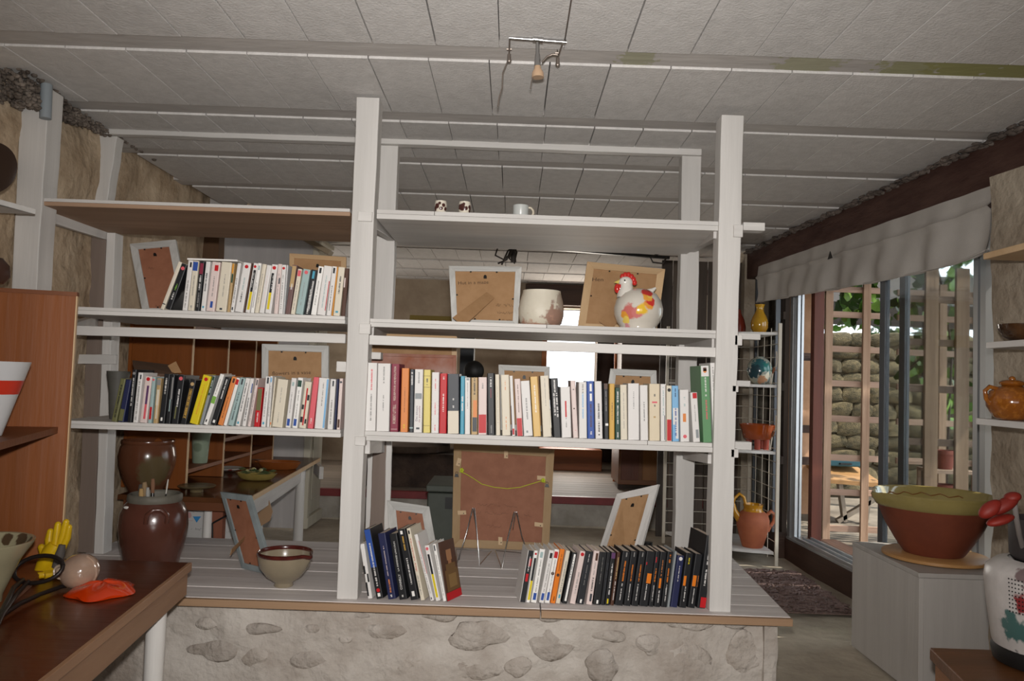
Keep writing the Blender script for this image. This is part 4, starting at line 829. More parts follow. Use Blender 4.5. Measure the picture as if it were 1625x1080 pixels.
part('body', MB().lathe([(0, 0), (.06, 0), (.085, .010), (.100, .030), (.104, .036), (.098, .037), (.08, .015), (0, .010)], n=40, sy=.62), mat('yellow_ochre_glaze', '#9d8a4e', '#87763f', sc=8, rough=.2, coat=.4), t, local=True)
LG = mat('leaf_green_glaze', '#3d5236', '#6b6f4a', sc=25, rough=.3)
for k in range(11):
    a = k*.571; rad = .05+.035*(k % 2); p = Vector((math.cos(a)*rad, math.sin(a)*rad*.6, .036+.008*(k % 3)))
    part('leaf', MB().add([p+Vector((-.022, 0, 0)), p+Vector((0, -.012, .006)), p+Vector((.024, 0, .002)), p+Vector((0, .012, .008)), p+Vector((0, 0, -.006))], [(0, 1, 4), (1, 2, 4), (2, 3, 4), (3, 0, 4), (0, 3, 2, 1)]), LG, t, local=True)
part('fruit', MB().ball((-.015, -.01, .052), .014, 12, 8).ball((.02, .0, .05), .011, 12, 8).ball((-.05, 0, .045), .010, 12, 8), mat('pale_fruit_glaze', '#a39a6c', rough=.2, coat=.5), t, local=True)
t = thing('oval_dish', 'orange-brown oval baking dish at the back of rear table', 'dish', on(443, 4.55, TZ))
part('body', MB().lathe([(0, 0), (.095, 0), (.102, .006), (.124, .036), (.127, .043), (.120, .043), (.098, .012), (0, .010)], n=48, sy=.6), mat('orange_brown_glaze', '#8f5227', '#7f451f', sc=6, rough=.2, coat=.4), t, local=True)
part('handle', MB().ball((-.128, 0, .036), (.016, .02, .006), 12, 8), mat('orange_brown_glaze', ''), t, local=True)
# carafe
t = thing('carafe', 'glass carafe of dark red wine in front of the cubby unit', 'carafe', on(367, 4.36, 1.035))
part('glass_body', MB().lathe([(0, 0), (.036, 0), (.040, .01), (.041, .07), (.035, .11), (.018, .15), (.014, .18), (.02, .235), (.018, .235), (.012, .18), (.016, .152), (.033, .11), (.0385, .07), (.0375, .012), (0, .01)], n=32), GLASS, t, local=True)
part('wine', MB().lathe([(0, .0105), (.0372, .0122), (.0382, .07), (.0345, .105), (0, .1051)], n=32), mat('red_wine', '#2b0d12', rough=.1), t, local=True)
# white cupboard (tall) at the back left
t = thing('wardrobe', 'tall white panelled cupboard beyond the rear table', 'cupboard', (-1.75, 5.6, .3))
xw0, xw1 = XA(353, 5.55, 2), XA(456, 5.55, 2); xq = XA(485, 5.55, .5)
part('side_panel', MB().box(xw0, xq-.03, 5.55, 5.57, .3, 2.33), wood('grey_white_panel', '#b5b0ad', '#a8a3a0', 'z', .6), t, bev=.002)
CRM = wood('cream_painted_door', '#c2bcab', '#b0a997', 'z', .5)
x0 = xq-.028; part('corner_stile', MB().box(x0, x0+.045, 5.545, 5.60, .3, 2.33), CRM, t, bev=.003)
part('door', MB().box(x0+.005, x0+.03, 5.605, 6.3-.34, .38, 2.28), CRM, t, bev=.002)
part('panel_moulding', MB().box(x0+.031, x0+.04, 5.66, 5.90, .48, 1.1).box(x0+.031, x0+.04, 5.66, 5.90, 1.2, 2.15), CRM, t, bev=.006)
part('plinth_board', MB().box(x0, x0+.05, 5.55, 5.97, .302, .375), CRM, t, bev=.004)
part('top_board', MB().box(xw0-.01, x0+.05, 5.54, 5.98, 2.331, 2.36), CRM, t, bev=.003)
# slanting board and brown vertical beam
t = thing('slanting_board', 'pale slanting board under the ceiling behind upper shelf', 'board', P(500, 385, 4.6)); sa, sb_ = P(462, 366, 4.6), P(525, 402, 4.6); sa = sa + (sa-sb_)*((2.36-sa.z)/(sa.z-sb_.z)); part('plank', MB().beam(sa, sb_, .03, .09, up=(0, -1, 0)), wood('pale_board', '#a2937c', '#8f8069', 'x', .7), t)
struct('trim_9', MB().beam((XA(336, 4.62, 1.8), 4.66, .3), (XA(336, 4.62, 2.3), 4.66, 2.37), .09, .1, up=(1, 0, 0)), wood('dark_upright', '#6d5037', '#59402b', 'z', .7), label='brown upright beam at the rear corner of the left wall')
# white printed carton on the raised floor behind the counter
t = thing('carton', 'white cardboard carton with blue triangle print behind the counter', 'box', (XA(320, 3.72, .5), 3.72, .3))
xc0, xc1 = XA(270, 3.70, .6), XA(385, 3.70, .6); part('box', MB().box(xc0, xc1, 3.70, 4.0, .302, .79), mat('white_card', '#b8b6b4', rough=.7), t, bev=.002)
BLU = mat('print_blue', '#2f7fb8'); q = lambda px, py: P(px, py, 3.699)
part('printed_triangle', MB().prism([q(306, 819), q(319, 819), q(312, 829)], (0, .0005, 0)), BLU, t)
part('printed_mark', MB().prism([q(343, 831), q(347, 824), q(351, 831), q(348.5, 831), q(347, 828), q(345, 831)], (0, .0005, 0)), BLU, t)
part('printed_ring', MB().tube([q(303+7*math.cos(a*.4), 818+8*math.sin(a*.4)) for a in range(3, 15)], .0012, 4), mat('print_pink', '#b58f8c'), t)
part('printed_disc', MB().prism([q(300+4*math.cos(k*.6), 817+5*math.sin(k*.6)) for k in range(10)], (0, .0004, 0)), mat('print_pink', ''), t)
part('printed_line', scribble(q(303, 841), q(320, 841.6)-q(303, 841), (0, 0, .012), 8, 0, (0, -.0005, 0), 3), mat('print_grey', '#6b6a6c'), t)
part('printed_line', scribble(q(341, 844), q(367, 845)-q(341, 844), (0, 0, .012), 12, 0, (0, -.0005, 0), 5), mat('print_grey', ''), t)
part('printed_line', scribble(q(341, 853), q(354, 853.5)-q(341, 853), (0, 0, .014), 6, 0, (0, -.0005, 0), 9), mat('print_grey', ''), t)
# tan pad leaning behind table corner
t = thing('tan_board', 'tan cardboard shape leaning under the rear table edge', 'board', (XA(412, 3.9, .5), 3.9, .3))
part('sheet', MB().prism([P(396, 800, 3.9), P(424, 786, 3.9), P(432, 812, 3.9), P(428, 826, 3.9), P(405, 840, 3.9)], (0, .01, 0)).beam(P(412, 836, 3.91), (XA(414, 3.91, .3), 3.91, .302), .04, .006), mat('tan_card', '#97795c', rough=.8), t)
t = thing('rod', 'thin dark rod slanting beside the printed carton', 'rod', P(330, 832, 3.62)); part('rod', MB().tube([P(337, 830, 3.62), P(370, 812, 3.62)], .004, 8).tube([P(337, 830, 3.62), (XA(338, 3.62, .3), 3.62, .302)], .004, 8), BLACK, t)
# ================================================================ FAR ROOM
t = thing('stone_hearth', 'dark rough stone hearth block in the far room', 'hearth', (-.75, 6.5, .52)); ST = mat('sooty_stone', '#4b3b31', '#2f241e', sc=6, rough=.9, bump=1.2, bsc=30)
hx0, hx1 = -1.15, XA(722, 6.2, .8)
mb = grid_wall((hx0, 6.2, .522), (hx1-hx0, 0, 0), (0, 0, .26), 30, 16, .02, 6, (0, -1, 0), .02); part('front_stone', mb, ST, t)
part('body_block', MB().box(hx0, hx1, 6.23, 6.9, .522, .78), ST, t)
mb = MB()
for k in range(26): a = k/26*6.283; mb.v.append(Vector(((hx0+hx1)/2-.05 + math.cos(a)*.34*(1+.08*math.sin(k*2.3)), 6.5+math.sin(a)*.36, .785)))
mb.prism(list(mb.v[:26]), (0, 0, .055)); mb.v = mb.v[26:]; mb.f = [[i-26 for i in f] for f in mb.f]
part('slab', mb, mat('flagstone', '#5f4f44', '#47392f', sc=7, rough=.8, bump=.8), t, bev=.01)
rg = Vector((XA(703, 6.45, .87), 6.45, .872)); t = thing('rag', 'crumpled grey and white cloth on the hearth slab', 'cloth', rg-Vector((0, 0, .03))); mb = MB(); mb.ball(rg, (.115, .1, .03), 24, 14)
for i, v in enumerate(mb.v): mb.v[i] = v + Vector((0, 0, abs(noise.noise(v*22))*.04)) + Vector((noise.noise(v*15+Vector((5, 0, 0)))*.03, 0, 0))
part('fold', mb, mat('grey_cloth', '#9b9da0', '#35383c', sc=9, rough=.9, contrast=(.45, .55)), t)
t = thing('black_post', 'blue-black upright speaker column in the far room', 'speaker', (XA(740, 6.6, 1.3), 6.6, .52)); part('cabinet', MB().box(XA(728, 6.6, 1.3), XA(750, 6.6, 1.3), 6.6, 6.8, .522, 1.80), mat('blue_black', '#1b2128', rough=.5), t, bev=.004)
t = thing('round_black_shade', 'round black disc beside the blue-black column', 'lamp', P(752, 588, 6.55)); part('disc', MB().lathe([(0, -.02), (.07, -.015), (.085, 0), (.07, .015), (0, .02)], n=32, fn=lambda q, tt: Vector((q.x, q.z, q.y))), BLACK, t, local=True)
part('stem', MB().tube([(0, .02, 0), (0, .03, .0), (0, .04, .522-t.location.z)], .008, 8), BLACK, t, local=True)
t = thing('yellow_strip', 'mustard yellow board in the far room behind the hearth', 'board', P(690, 505, 7.2)); part('board', MB().box(XA(650, 7.2, 1.9), XA(728, 7.2, 1.9), 7.2, 7.23, 1.83, 1.95), mat('mustard', '#7d6a26'), t); part('support', MB().box(XA(660, 7.2, 1.5), XA(672, 7.2, 1.5), 7.21, 7.24, .52, 1.83).box(XA(706, 7.2, 1.5), XA(718, 7.2, 1.5), 7.21, 7.24, .52, 1.83), DARKW, t)
t = thing('sideboard', 'orange-brown wooden sideboard at the right of the far room', 'sideboard', (XA(1035, 6.5, .8), 6.6, .52))
sx0, sx1 = XA(982, 6.5, .8), XA(1085, 6.5, .8); sx1 = min(sx1, 1.6)
part('carcass', MB().box(sx0, sx1, 6.50, 6.95, .56, 1.0), wood('sideboard_brown', '#7c5030', '#694225', 'x', .45), t, bev=.004)
xm = XA(1016, 6.5, .8)
part('door', MB().box(xm+.02, sx1-.02, 6.488, 6.499, .60, .97), wood('sideboard_tan', '#8d6238', '#7b532d', 'z', .45), t, bev=.002)
part('door', MB().box(sx0+.02, xm-.01, 6.488, 6.499, .60, .97), wood('sideboard_dark', '#6a3a26', '#58301f', 'z', .45), t, bev=.002)
part('leg', MB().box(sx0, sx0+.04, 6.5, 6.54, .522, .56), DARKW, t); part('leg', MB().box(sx1-.04, sx1, 6.5, 6.54, .522, .56), DARKW, t)
t = thing('dark_curtain', 'dark heavy hanging beside the bright far doorway', 'curtain', (XA(960, 7.85, 1.3), 7.85, .75)); mb = MB(); n = 24; xa0, xa1 = XA(946, 7.85, 1.3), XA(1085, 7.85, 1.3); xa1 = min(xa1, 1.64); vs = []; fs = []
for j in range(2):
    for i in range(n+1): x = xa0+(xa1-xa0)*i/n; vs += [(x, 7.85+.02*math.sin(i*1.3), .60 if j == 0 else 2.15), (x, 7.87+.02*math.sin(i*1.3), .60 if j == 0 else 2.15)]
for i in range(n):
    a = i*2; b = (n+1)*2+i*2; fs += [(a, a+2, b+2, b), (a+1, b+1, b+3, a+3)]
fs += [(0, (n+1)*2, (n+1)*2+1, 1), (n*2, n*2+1, (n+1)*2+n*2+1, (n+1)*2+n*2)]
part('cloth', mb.add(vs, fs, 0, True), mat('dark_brown_cloth', '#33241d', '#271b16', sc=8, rough=.9), t); part('curtain_rail', MB().tube([(xa0-.05, 7.86, 2.16), (xa1, 7.86, 2.16)], .012, 8), BLACK, t)
t = thing('copper_pipe', 'thin copper pipe standing by the far doorway', 'pipe', (XA(977, 7.0, 1), 7.0, .52)); part('pipe', MB().tube([(XA(975, 7, .6), 7.0, .522), (XA(978, 7, 2.2), 7.0, 2.37)], .013, 12), mat('copper', '#a8623c', rough=.35, metal=.6), t)
t = thing('far_cabinet', 'dark glazed cabinet right of the bright doorway', 'cabinet', (XA(1030, 7.3, 1.3), 7.3, 1.0)); part('case', MB().box(XA(985, 7.3, 1.3), min(1.62, XA(1100, 7.3, 1.3)), 7.3, 7.6, .525, 1.78), mat('dull_brown', '#5c4c43', '#4b3d35', sc=5, rough=.5), t, bev=.005)
# black ceiling track with cable loops
t = thing('ceiling_track', 'black lighting track with dangling cable loops under far ceiling', 'track light', P(930, 400, 5.0))
part('track', MB().beam(P(806, 389, 5.0), P(1062, 409, 5.0), .035, .018), BLACK, t)
for (pts) in (((806, 386), (790, 392), (786, 405), (800, 412), (812, 400), (814, 390)), ((812, 392), (804, 412), (790, 418)), ((815, 388), (820, 400), (816, 418), (808, 410), (812, 392)), ((1058, 408), (1052, 418), (1036, 416), (1032, 408), (1046, 402)), ((818, 390), (806, 398), (796, 420))):
    part('cable', MB().tube([P(x, y, 4.95) for x, y in pts], .006, 6), mat('dark_cable', '#37302b', rough=.6), t)
part('cable_bundle', MB().tube([P(813, 386, 4.98), P(815, 416, 4.98)], .018, 8), mat('dark_cable', ''), t)
# green machine-like box low behind the counter
t = thing('green_box', 'dull grey-green metal chest behind the counter centre', 'box', (XA(700, 4.2, .5), 4.2, .3)); part('chest', MB().box(XA(676, 4.2, .6), XA(735, 4.2, .6), 4.2, 4.6, .302, .78), mat('grey_green_paint', '#4b5149', '#3d423b', sc=5, rough=.5), t, bev=.008)
part('lid', MB().box(XA(674, 4.2, .6), XA(737, 4.2, .6), 4.19, 4.61, .785, .82), mat('grey_green_paint', ''), t, bev=.006); part('latch', MB().box(XA(705, 4.19, .6), XA(716, 4.19, .6), 4.182, 4.189, .70, .76), BLACK, t)
# trailing black objects: bottle behind right books
lathe_thing('black_bottle', 'dark bottle behind the tilted white frame', 'bottle', on(1027, 3.33, ZC), [(0, 0), (.026, 0), (.028, .01), (.028, .06), (.018, .075), (.02, .085), (.02, .10), (0, .10)], mat('black_plastic', '#151517', rough=.3), n=24)
# door mat
t = thing('door_mat', 'dark brown openwork rubber mat before the glass doors', 'mat', (1.56, 4.3, .3)); mb = MB(); r = random.Random(2)
for k in range(520):
    x, y = r.uniform(1.36, 1.735), r.uniform(3.9, 4.74); a = r.uniform(0, 3.14); l = r.uniform(.015, .03); dx, dy = math.cos(a)*l, math.sin(a)*l
    mb.tube([(x-dx, y-dy, .312), (x+dy*.5, y-dx*.5, .314), (x+dx, y+dy, .312)], .005, 5)
o = part('rubber_loops', mb, mat('brown_rubber', '#5a4640', '#75605a', sc=9, rough=.7), t); o['kind'] = 'stuff'
part('mat_base', MB().box(1.35, 1.745, 3.89, 4.75, .302, .306), mat('pinkish_grit', '#8a736a', '#6b564f', sc=40, rough=.9), t)
# ================================================================ GLASS DOORS AND BLIND
ALU = mat('brushed_aluminium', '#b5b7b8', rough=.35, metal=.7); ALD = mat('dark_grey_aluminium', '#5a5d61', rough=.45, metal=.4)
xd = lambda y: rxw(y) + .16
d1 = thing('sliding_door', 'aluminium framed sliding glass door beside the white plinth', 'door', (xd(3.4), 3.4, .47))
def dbar(y0, y1, z0, z1, dx0, dx1, m, par, nm): part(nm, MB().hexa([(xd(y0)+dx0, y0, z0), (xd(y0)+dx1, y0, z0), (xd(y0)+dx1, y0, z1), (xd(y0)+dx0, y0, z1), (xd(y1)+dx0, y1, z0), (xd(y1)+dx1, y1, z0), (xd(y1)+dx1, y1, z1), (xd(y1)+dx0, y1, z1)]), m, par, bev=.0015)
dbar(4.02, 4.07, .46, 2.17, 0, .03, ALD, d1, 'stile'); dbar(3.90, 3.95, .46, 2.17, .04, .07, ALD, d1, 'stile'); dbar(3.32, 3.36, .46, 2.17, .04, .07, ALD, d1, 'stile'); dbar(3.36, 3.90, .46, .51, .04, .07, ALD, d1, 'bottom_rail')
dbar(3.36, 3.90, .51, 2.15, .052, .058, GLASS, d1, 'glass_pane'); dbar(3.32, 4.02, .48, 2.15, .012, .018, GLASS, d1, 'glass_pane'); dbar(3.32, 4.02, .46, .48, 0, .03, ALD, d1, 'bottom_rail')
fr = MB()
def dbx(mb, y0, y1, z0, z1, dx0, dx1): mb.hexa([(xd(y0)+dx0, y0, z0), (xd(y0)+dx1, y0, z0), (xd(y0)+dx1, y0, z1), (xd(y0)+dx0, y0, z1), (xd(y1)+dx0, y1, z0), (xd(y1)+dx1, y1, z0), (xd(y1)+dx1, y1, z1), (xd(y1)+dx0, y1, z1)])
dbx(fr, 5.05, 5.09, .44, 2.17, -.022, -.004); dbx(fr, 5.052, 5.09, .44, 2.17, .006, .02); dbx(fr, 5.09, 5.105, .44, 2.17, -.01, .02); dbx(fr, 5.105, 5.15, .44, 2.17, -.03, .02)
dbx(fr, 3.21, 3.245, .44, 2.17, -.01, .05); dbx(fr, 3.245, 3.26, .44, 2.17, .0, .04); dbx(fr, 3.26, 3.29, .44, 2.17, -.01, .02)
for a in (-.02, .03, .08): dbx(fr, 3.29, 5.05, .44, .455, a, a+.012)
dbx(fr, 3.21, 5.15, .425, .44, -.035, .13)
struct('door_1', fr, ALU, label='aluminium door frame and floor track')
stp = MB(); dbx(stp, 2.88, 5.17, .28, .424, -.04, .3); struct('trim_10', stp, wood('dark_sill_wood', '#4a3226', '#33221a', 'y', .6, bump=.4), bev=.004, label='dark wooden sill below the glass doors')
# roller blind strip
bl = thing('blind', 'greyish white fabric valance hanging over the glass doors', 'blind', (1.7, 4.0, 2.17))
zbt = lambda y: [(2.87, 1.932), (3.06, 1.906), (3.59, 1.907), (5.25, 1.962)]
def zlow(y):
    q = zbt(y)
    for (a, b), (c, d) in zip(q, q[1:]):
        if y <= c: return b + (d-b)*(y-a)/(c-a)
    return q[-1][1]
nu, nv = 150, 16; vs = []; fs = []
for j in range(nv+1):
    for i in range(nu+1):
        y = 2.87 + 2.38*i/nu; v = j/nv; zt = 2.172+.035*i/nu; z = zt + (zlow(y)-zt)*v
        am = .004 + .018*v
        x = rxw(y) - .05 - am*.5 + am*(math.sin(y*17+v*1.2)*.5 + math.sin(y*31+1-v*2.5)*.35 + noise.noise(Vector((y*3, v*2, 0)))*.9) - (.014 if .27 < v < .36 else 0)
        vs.append((x, y, z))
n = len(vs); vs += [(x+.004, y, z) for x, y, z in vs]
for j in range(nv):
    for i in range(nu): a = j*(nu+1)+i; fs.append((a, a+1, a+nu+2, a+nu+1)); fs.append((n+a, n+a+nu+1, n+a+nu+2, n+a+1))
for i in range(nu): fs.append((i, n+i, n+i+1, i+1)); k = nv*(nu+1)+i; fs.append((k, k+1, n+k+1, n+k))
part('fabric', MB().add(vs, fs, 0, True), mat('blind_canvas', '#b7b2ac', '#aaa49e', sc=3, rough=.85, bump=.1, bsc=200), bl)
hm = MB()
for i in range(60):
    y0, y1 = 2.87+2.38*i/60, 2.87+2.38*(i+1)/60
hm.tube([(rxw(y)-.062, y, zlow(y)+.004) for y in [2.87+2.38*i/40 for i in range(41)]], .004, 6); part('hem', hm, mat('blind_canvas', ''), bl)
part('dark_tear', MB().prism([(rxw(4.12)-.078, 4.10, 2.09), (rxw(4.12)-.078, 4.16, 2.09), (rxw(4.12)-.078, 4.13, 2.13)], (.003, 0, 0)), BLACK, bl)
# ================================================================ CORNER SHELF
cs = thing('corner_shelf', 'white wire and wood corner shelf in the far right corner', 'corner shelf', (1.55, 5.2, .3)); cc = Vector((1.66, 5.46, 0)); R = .54
IW = mat('ivory_iron', '#bdb4a4', rough=.5)
ZS = [.385, 1.0, 1.415, 1.745]
for z in ZS:
    poly = [(cc.x, cc.y, z), (cc.x, cc.y-R-.02, z)] + [(cc.x - math.sin(a*math.pi/24)*R, cc.y - math.cos(a*math.pi/24)*R, z) for a in range(1, 12)] + [(cc.x-R-.02, cc.y, z)]
    part('shelf_board', MB().prism(poly, (0, 0, -.018)), W_x, cs, bev=.002)
for (x, y) in ((cc.x+.012, cc.y-R-.03), (cc.x-R-.03, cc.y+.012), (cc.x+.012, cc.y+.012)): part('upright', MB().box(x-.010, x+.010, y-.008, y+.008, .302, 1.80), IW, cs)
wr = MB()
for k in range(1, 4): wr.tube([(cc.x+.012, cc.y-R*k/4, .32), (cc.x+.012, cc.y-R*k/4, 1.78)], .0025, 5)
for k in range(18): wr.tube([(cc.x+.012, cc.y-R-.02, .36+.082*k), (cc.x+.012, cc.y, .36+.082*k)], .0025, 5)
part('side_grid', wr, IW, cs)
wr = MB()
for k in range(1, 4): wr.tube([(cc.x-R*k/4, cc.y+.012, .32), (cc.x-R*k/4, cc.y+.012, 1.78)], .0025, 5)
for k in range(18): wr.tube([(cc.x-R-.02, cc.y+.012, .36+.082*k), (cc.x, cc.y+.012, .36+.082*k)], .0025, 5)
part('back_grid', wr, IW, cs)
for (x, y, z, s) in ((cc.x+.0, cc.y-R+.06, 1.5, 1), (cc.x-.0, cc.y-R+.05, 1.10, 1), (cc.x-R+.1, cc.y-.01, 1.45, -1), (cc.x-R+.1, cc.y-.01, 1.12, -1)):
    D = Vector((0, -1, 0)) if s > 0 else Vector((-1, 0, 0)); pts = []
    for k in range(18): a = k/17; ang = a*4.2-2.1; pts.append(Vector((x, y, z)) + D*(.05*math.sin(ang)+.02) + Vector((0, 0, .22*(a-.5)+.015*math.cos(ang*3))))
    sc_ = part('scroll', MB().tube(pts, .0045, 6), IW, cs); part('turned_grip', MB().tube([pts[7], pts[8], pts[9], pts[10]], [.004, .009, .009, .004], 8), mat('turned_wood', '#7a4a2c', rough=.5), sc_)
def cpos(px, Y, z): return Vector((XA(px, Y, z), Y, z+.001))
AMB = mat('amber_yellow_glaze', '#b68a25', '#9d6f1c', sc=8, rough=.15, coat=.5)
lathe_thing('vase', 'glossy yellow narrow-necked vase on the top corner shelf', 'vase', cpos(1205, 5.15, ZS[3]), [(0, 0), (.042, 0), (.043, .008), (.040, .012), (.054, .04), (.056, .075), (.046, .11), (.028, .145), (.022, .165), (.028, .185), (.034, .195), (.03, .196), (.018, .168), (0, .16)], AMB)
lathe_thing('bottle_vase', 'red-brown bottle vase mostly hidden by the post', 'vase', cpos(1170, 5.28, ZS[3]), [(0, 0), (.05, 0), (.055, .05), (.045, .10), (.025, .14), (.02, .17), (.0, .17)], mat('red_brown_glaze', '#7a3021', rough=.3), n=28)
GV = mat('blue_green_marbled', '#b9b39f', '#7d8a86', sc=14, rough=.2, coat=.4, patches=[((-.02, -.06, .12), .05, '#2e5f66'), ((.03, -.06, .10), .04, '#2c6f68'), ((-.05, -.05, .08), .045, '#25414a'), ((.02, -.07, .05), .03, '#d8d2bd'), ((0, -.07, .02), .035, '#b88a68')], pn=.6)
lathe_thing('globe_vase', 'round blue-green marbled vase on the third corner shelf', 'vase', cpos(1205, 5.12, ZS[2]), [(0, 0), (.035, 0), (.06, .02), (.078, .06), (.082, .09), (.075, .13), (.055, .16), (.03, .172), (.026, .18), (.02, .18), (0, .17)], GV)
lathe_thing('tumbler', 'plain pale green tumbler behind the marbled globe vase', 'cup', cpos(1221, 5.30, ZS[2]), [(0, 0), (.028, 0), (.032, .12), (.029, .12), (.025, .01), (0, .008)], mat('pale_green_glaze', '#a7afa5', rough=.3), n=28)
t = thing('footed_bowl', 'orange-brown glazed bowl on clay stub feet on corner shelf', 'bowl', cpos(1202, 5.08, ZS[1])); OB = mat('orange_glaze', '#9a4518', '#7c3510', sc=6, rough=.12, coat=.6)
part('body', MB().lathe([(0, .058), (.07, .058), (.09, .07), (.102, .12), (.115, .15), (.118, .158), (.108, .158), (.095, .12), (.08, .075), (0, .07)], n=44), OB, t, local=True)
for a in (-.9, -1.9, .8, 2.3): part('foot', MB().tube([(.06*math.cos(a), .06*math.sin(a), 0), (.064*math.cos(a), .064*math.sin(a), .066)], [.018, .02], 14), mat('clay_red', '#8a3a2a', rough=.6), t, local=True)
t = thing('clay_jug', 'terracotta jug with yellow glazed mouth on the lowest corner shelf', 'jug', cpos(1194, 5.04, ZS[0]))
part('body', MB().lathe([(0, 0), (.062, 0), (.066, .008), (.085, .07), (.100, .13), (.102, .17), (.09, .205), (.07, .222), (.055, .23)], n=44), TERRA, t, local=True)
YG = mat('yellow_glaze', '#c08a22', '#a87218', sc=9, rough=.15, coat=.5)
part('neck', MB().lathe([(.066, .224), (.060, .232), (.056, .245), (.062, .262), (.064, .268), (.056, .268), (.05, .245), (.05, .225)], n=40), YG, t, local=True)
part('handle', MB().tube([(.085, 0, .20), (.115, 0, .225), (.138, 0, .20), (.132, 0, .16), (.105, 0, .12), (.092, 0, .10)], [.012, .013, .012, .011, .011, .014], 12), TERRA, t, local=True)
part('spout', MB().tube([(-.085, 0, .17), (-.12, 0, .22), (-.135, 0, .27)], [.026, .02, .018], 14), YG, t, local=True)
part('bridge_handle', MB().tube([(-.045, 0, .255), (-.06, 0, .31), (-.09, 0, .33), (-.12, 0, .30), (-.13, 0, .265)], .010, 10), YG, t, local=True)
# dark slatted partition behind the corner shelf, seen through a window pane
pr = struct('wall_right_slats', MB().box(1.76, 1.88, 5.16, 5.62, .28, .46), DARKW)
SL = wood('dark_slat', '#4c4037', '#2f2722', 'z', .7, rnd=.2)
for k in range(6): part('slat', MB().box(1.80 + .008*(k % 2), 1.83+.008*(k % 2), 5.165+.076*k, 5.165+.076*k+.066, .30, 2.17), SL, pr)
for z in (.9, 1.38, 1.85): part('cross_slat', MB().box(1.785, 1.799, 5.16, 5.61, z, z+.05), SL, pr)
win = struct('window_1', MB().box(1.735, 1.765, 5.16, 5.18, .46, 2.17).box(1.735, 1.765, 5.59, 5.615, .46, 2.17), ALD); part('pane', MB().box(1.748, 1.752, 5.18, 5.59, .46, 2.17), GLASS, win)
sb2 = MB()
for k in range(7): sb2.box(1.10+.085*k, 1.10+.085*k+.075, 5.70, 5.72, .30, 2.37)
scn = thing('plank_screen', 'dark vertical plank screen behind the corner shelf', 'screen', (1.38, 5.71, .3))
for k in range(7): part('plank', MB().box(1.08+.085*k, 1.08+.085*k+.077, 5.70+.006*(k % 2), 5.72+.006*(k % 2), .302, 2.30), wood('screen_plank', '#5c5046', '#3a312a', 'z', .7, rnd=.35), scn)
part('batten', MB().box(1.07, 1.66, 5.727, 5.75, 1.2, 1.27), SL, scn)
# ================================================================ PLINTH, BIG BOWL
t = thing('plinth', 'tall white painted box plinth by the glass doors', 'plinth', (1.65, 3.1, .302)); PW = wood('plinth_white', '#b9b4af', '#aba6a1', 'z', .5)
px0 = XA(1460, 2.885, .745); px1 = XA(1352, 3.44, .745); pxm = (px0+px1)/2
part('side_panel', MB().box(pxm, pxm+.018, 2.885, 3.44, .302, .727), PW, t, bev=.001); part('front_panel', MB().box(pxm+.0185, 1.80, 2.885, 2.903, .302, .727), PW, t, bev=.001)
part('top_panel', MB().box(pxm-.002, 1.80, 2.883, 3.44, .728, .745), PW, t, bev=.0015); part('side_panel', MB().box(1.782, 1.80, 2.904, 3.44, .302, .727), PW, t)
bc = Vector((XA(1484, 3.15, .75), 3.15, .7465))
t = thing('round_board', 'round light wooden board under the big bowl', 'board', bc); part('disc', MB().lathe([(0, 0), (.188, 0), (.194, .004), (.194, .014), (.188, .018), (0, .018)], n=56), wood('honey_board', '#b98c5a', '#a67a49', 'x', .4), t, local=True)
bc = Vector((XA(1481, 3.15, .8), 3.15, .7655)); t = thing('mixing_bowl', 'large terracotta mixing bowl with yellow glazed inside', 'bowl', bc)
f = spout(math.radians(183), .03, .1, .19); ST_ = mat('clay_body', '#7d402b', '#6b3524', sc=5, rough=.6, bump=.05)
part('body', MB().lathe([(0, 0), (.115, 0), (.12, .006), (.15, .05), (.19, .12), (.218, .19), (.226, .208)], n=72, fn=f), ST_, t, local=True).scale = (.93,)*3
YI = mat('straw_glaze', '#9a8b55', '#887a48', sc=5, rough=.12, coat=.6)
part('glazed_inside', MB().lathe([(.221, .196), (.232, .206), (.238, .235), (.243, .25), (.238, .256), (.228, .250), (.205, .18), (.16, .08), (.10, .025), (0, .02)], n=72, fn=f), YI, t, local=True).scale = (.93,)*3
wv = MB()
for k in range(26):
    a = math.radians(30 + k*5); a2 = a+math.radians(5); r_ = lambda z: .205+(z-.18)*.33
    za, zb_ = .222+.006*math.sin(k*1.6), .222+.006*math.sin((k+1)*1.6); wv.tube([(math.cos(a)*(r_(za)-.001), math.sin(a)*(r_(za)-.001), za), (math.cos(a2)*(r_(zb_)-.001), math.sin(a2)*(r_(zb_)-.001), zb_)], .0022, 5)
part('painted_wave', wv, mat('slip_brown', '#7a4a24', rough=.3), t, local=True).scale = (.93,)*3
# ================================================================ RIGHT WALL SHELVES
for (z, lab, m, xx) in ((1.848, 'unpainted wooden wall shelf highest on the right wall', PINE, 1.49), (1.565, 'white wall shelf carrying the small dark bowl', W_y, 1.50), (1.325, 'white wall shelf under the honey teapot', W_y, 1.47)):
    t = thing('wall_shelf', lab, 'shelf', (1.65, 2.2, z)); part('board', MB().box(xx, 1.738, 1.5, 2.48, z-.02, z), m, t, bev=.002)
    part('bracket', MB().box(1.56, 1.738, 2.20, 2.215, z-.045, z-.0205), W_y, t)
lathe_thing('dark_bowl', 'small shiny dark brown lidded bowl on right wall shelf', 'bowl', (XA(1622, 2.38, 1.58), 2.38, 1.566), [(0, 0), (.03, 0), (.05, .012), (.064, .035), (.066, .05), (.060, .05), (.045, .02), (0, .012)], mat('dark_tenmoku', '#2c1d14', '#55381f', sc=9, rough=.15, coat=.5))
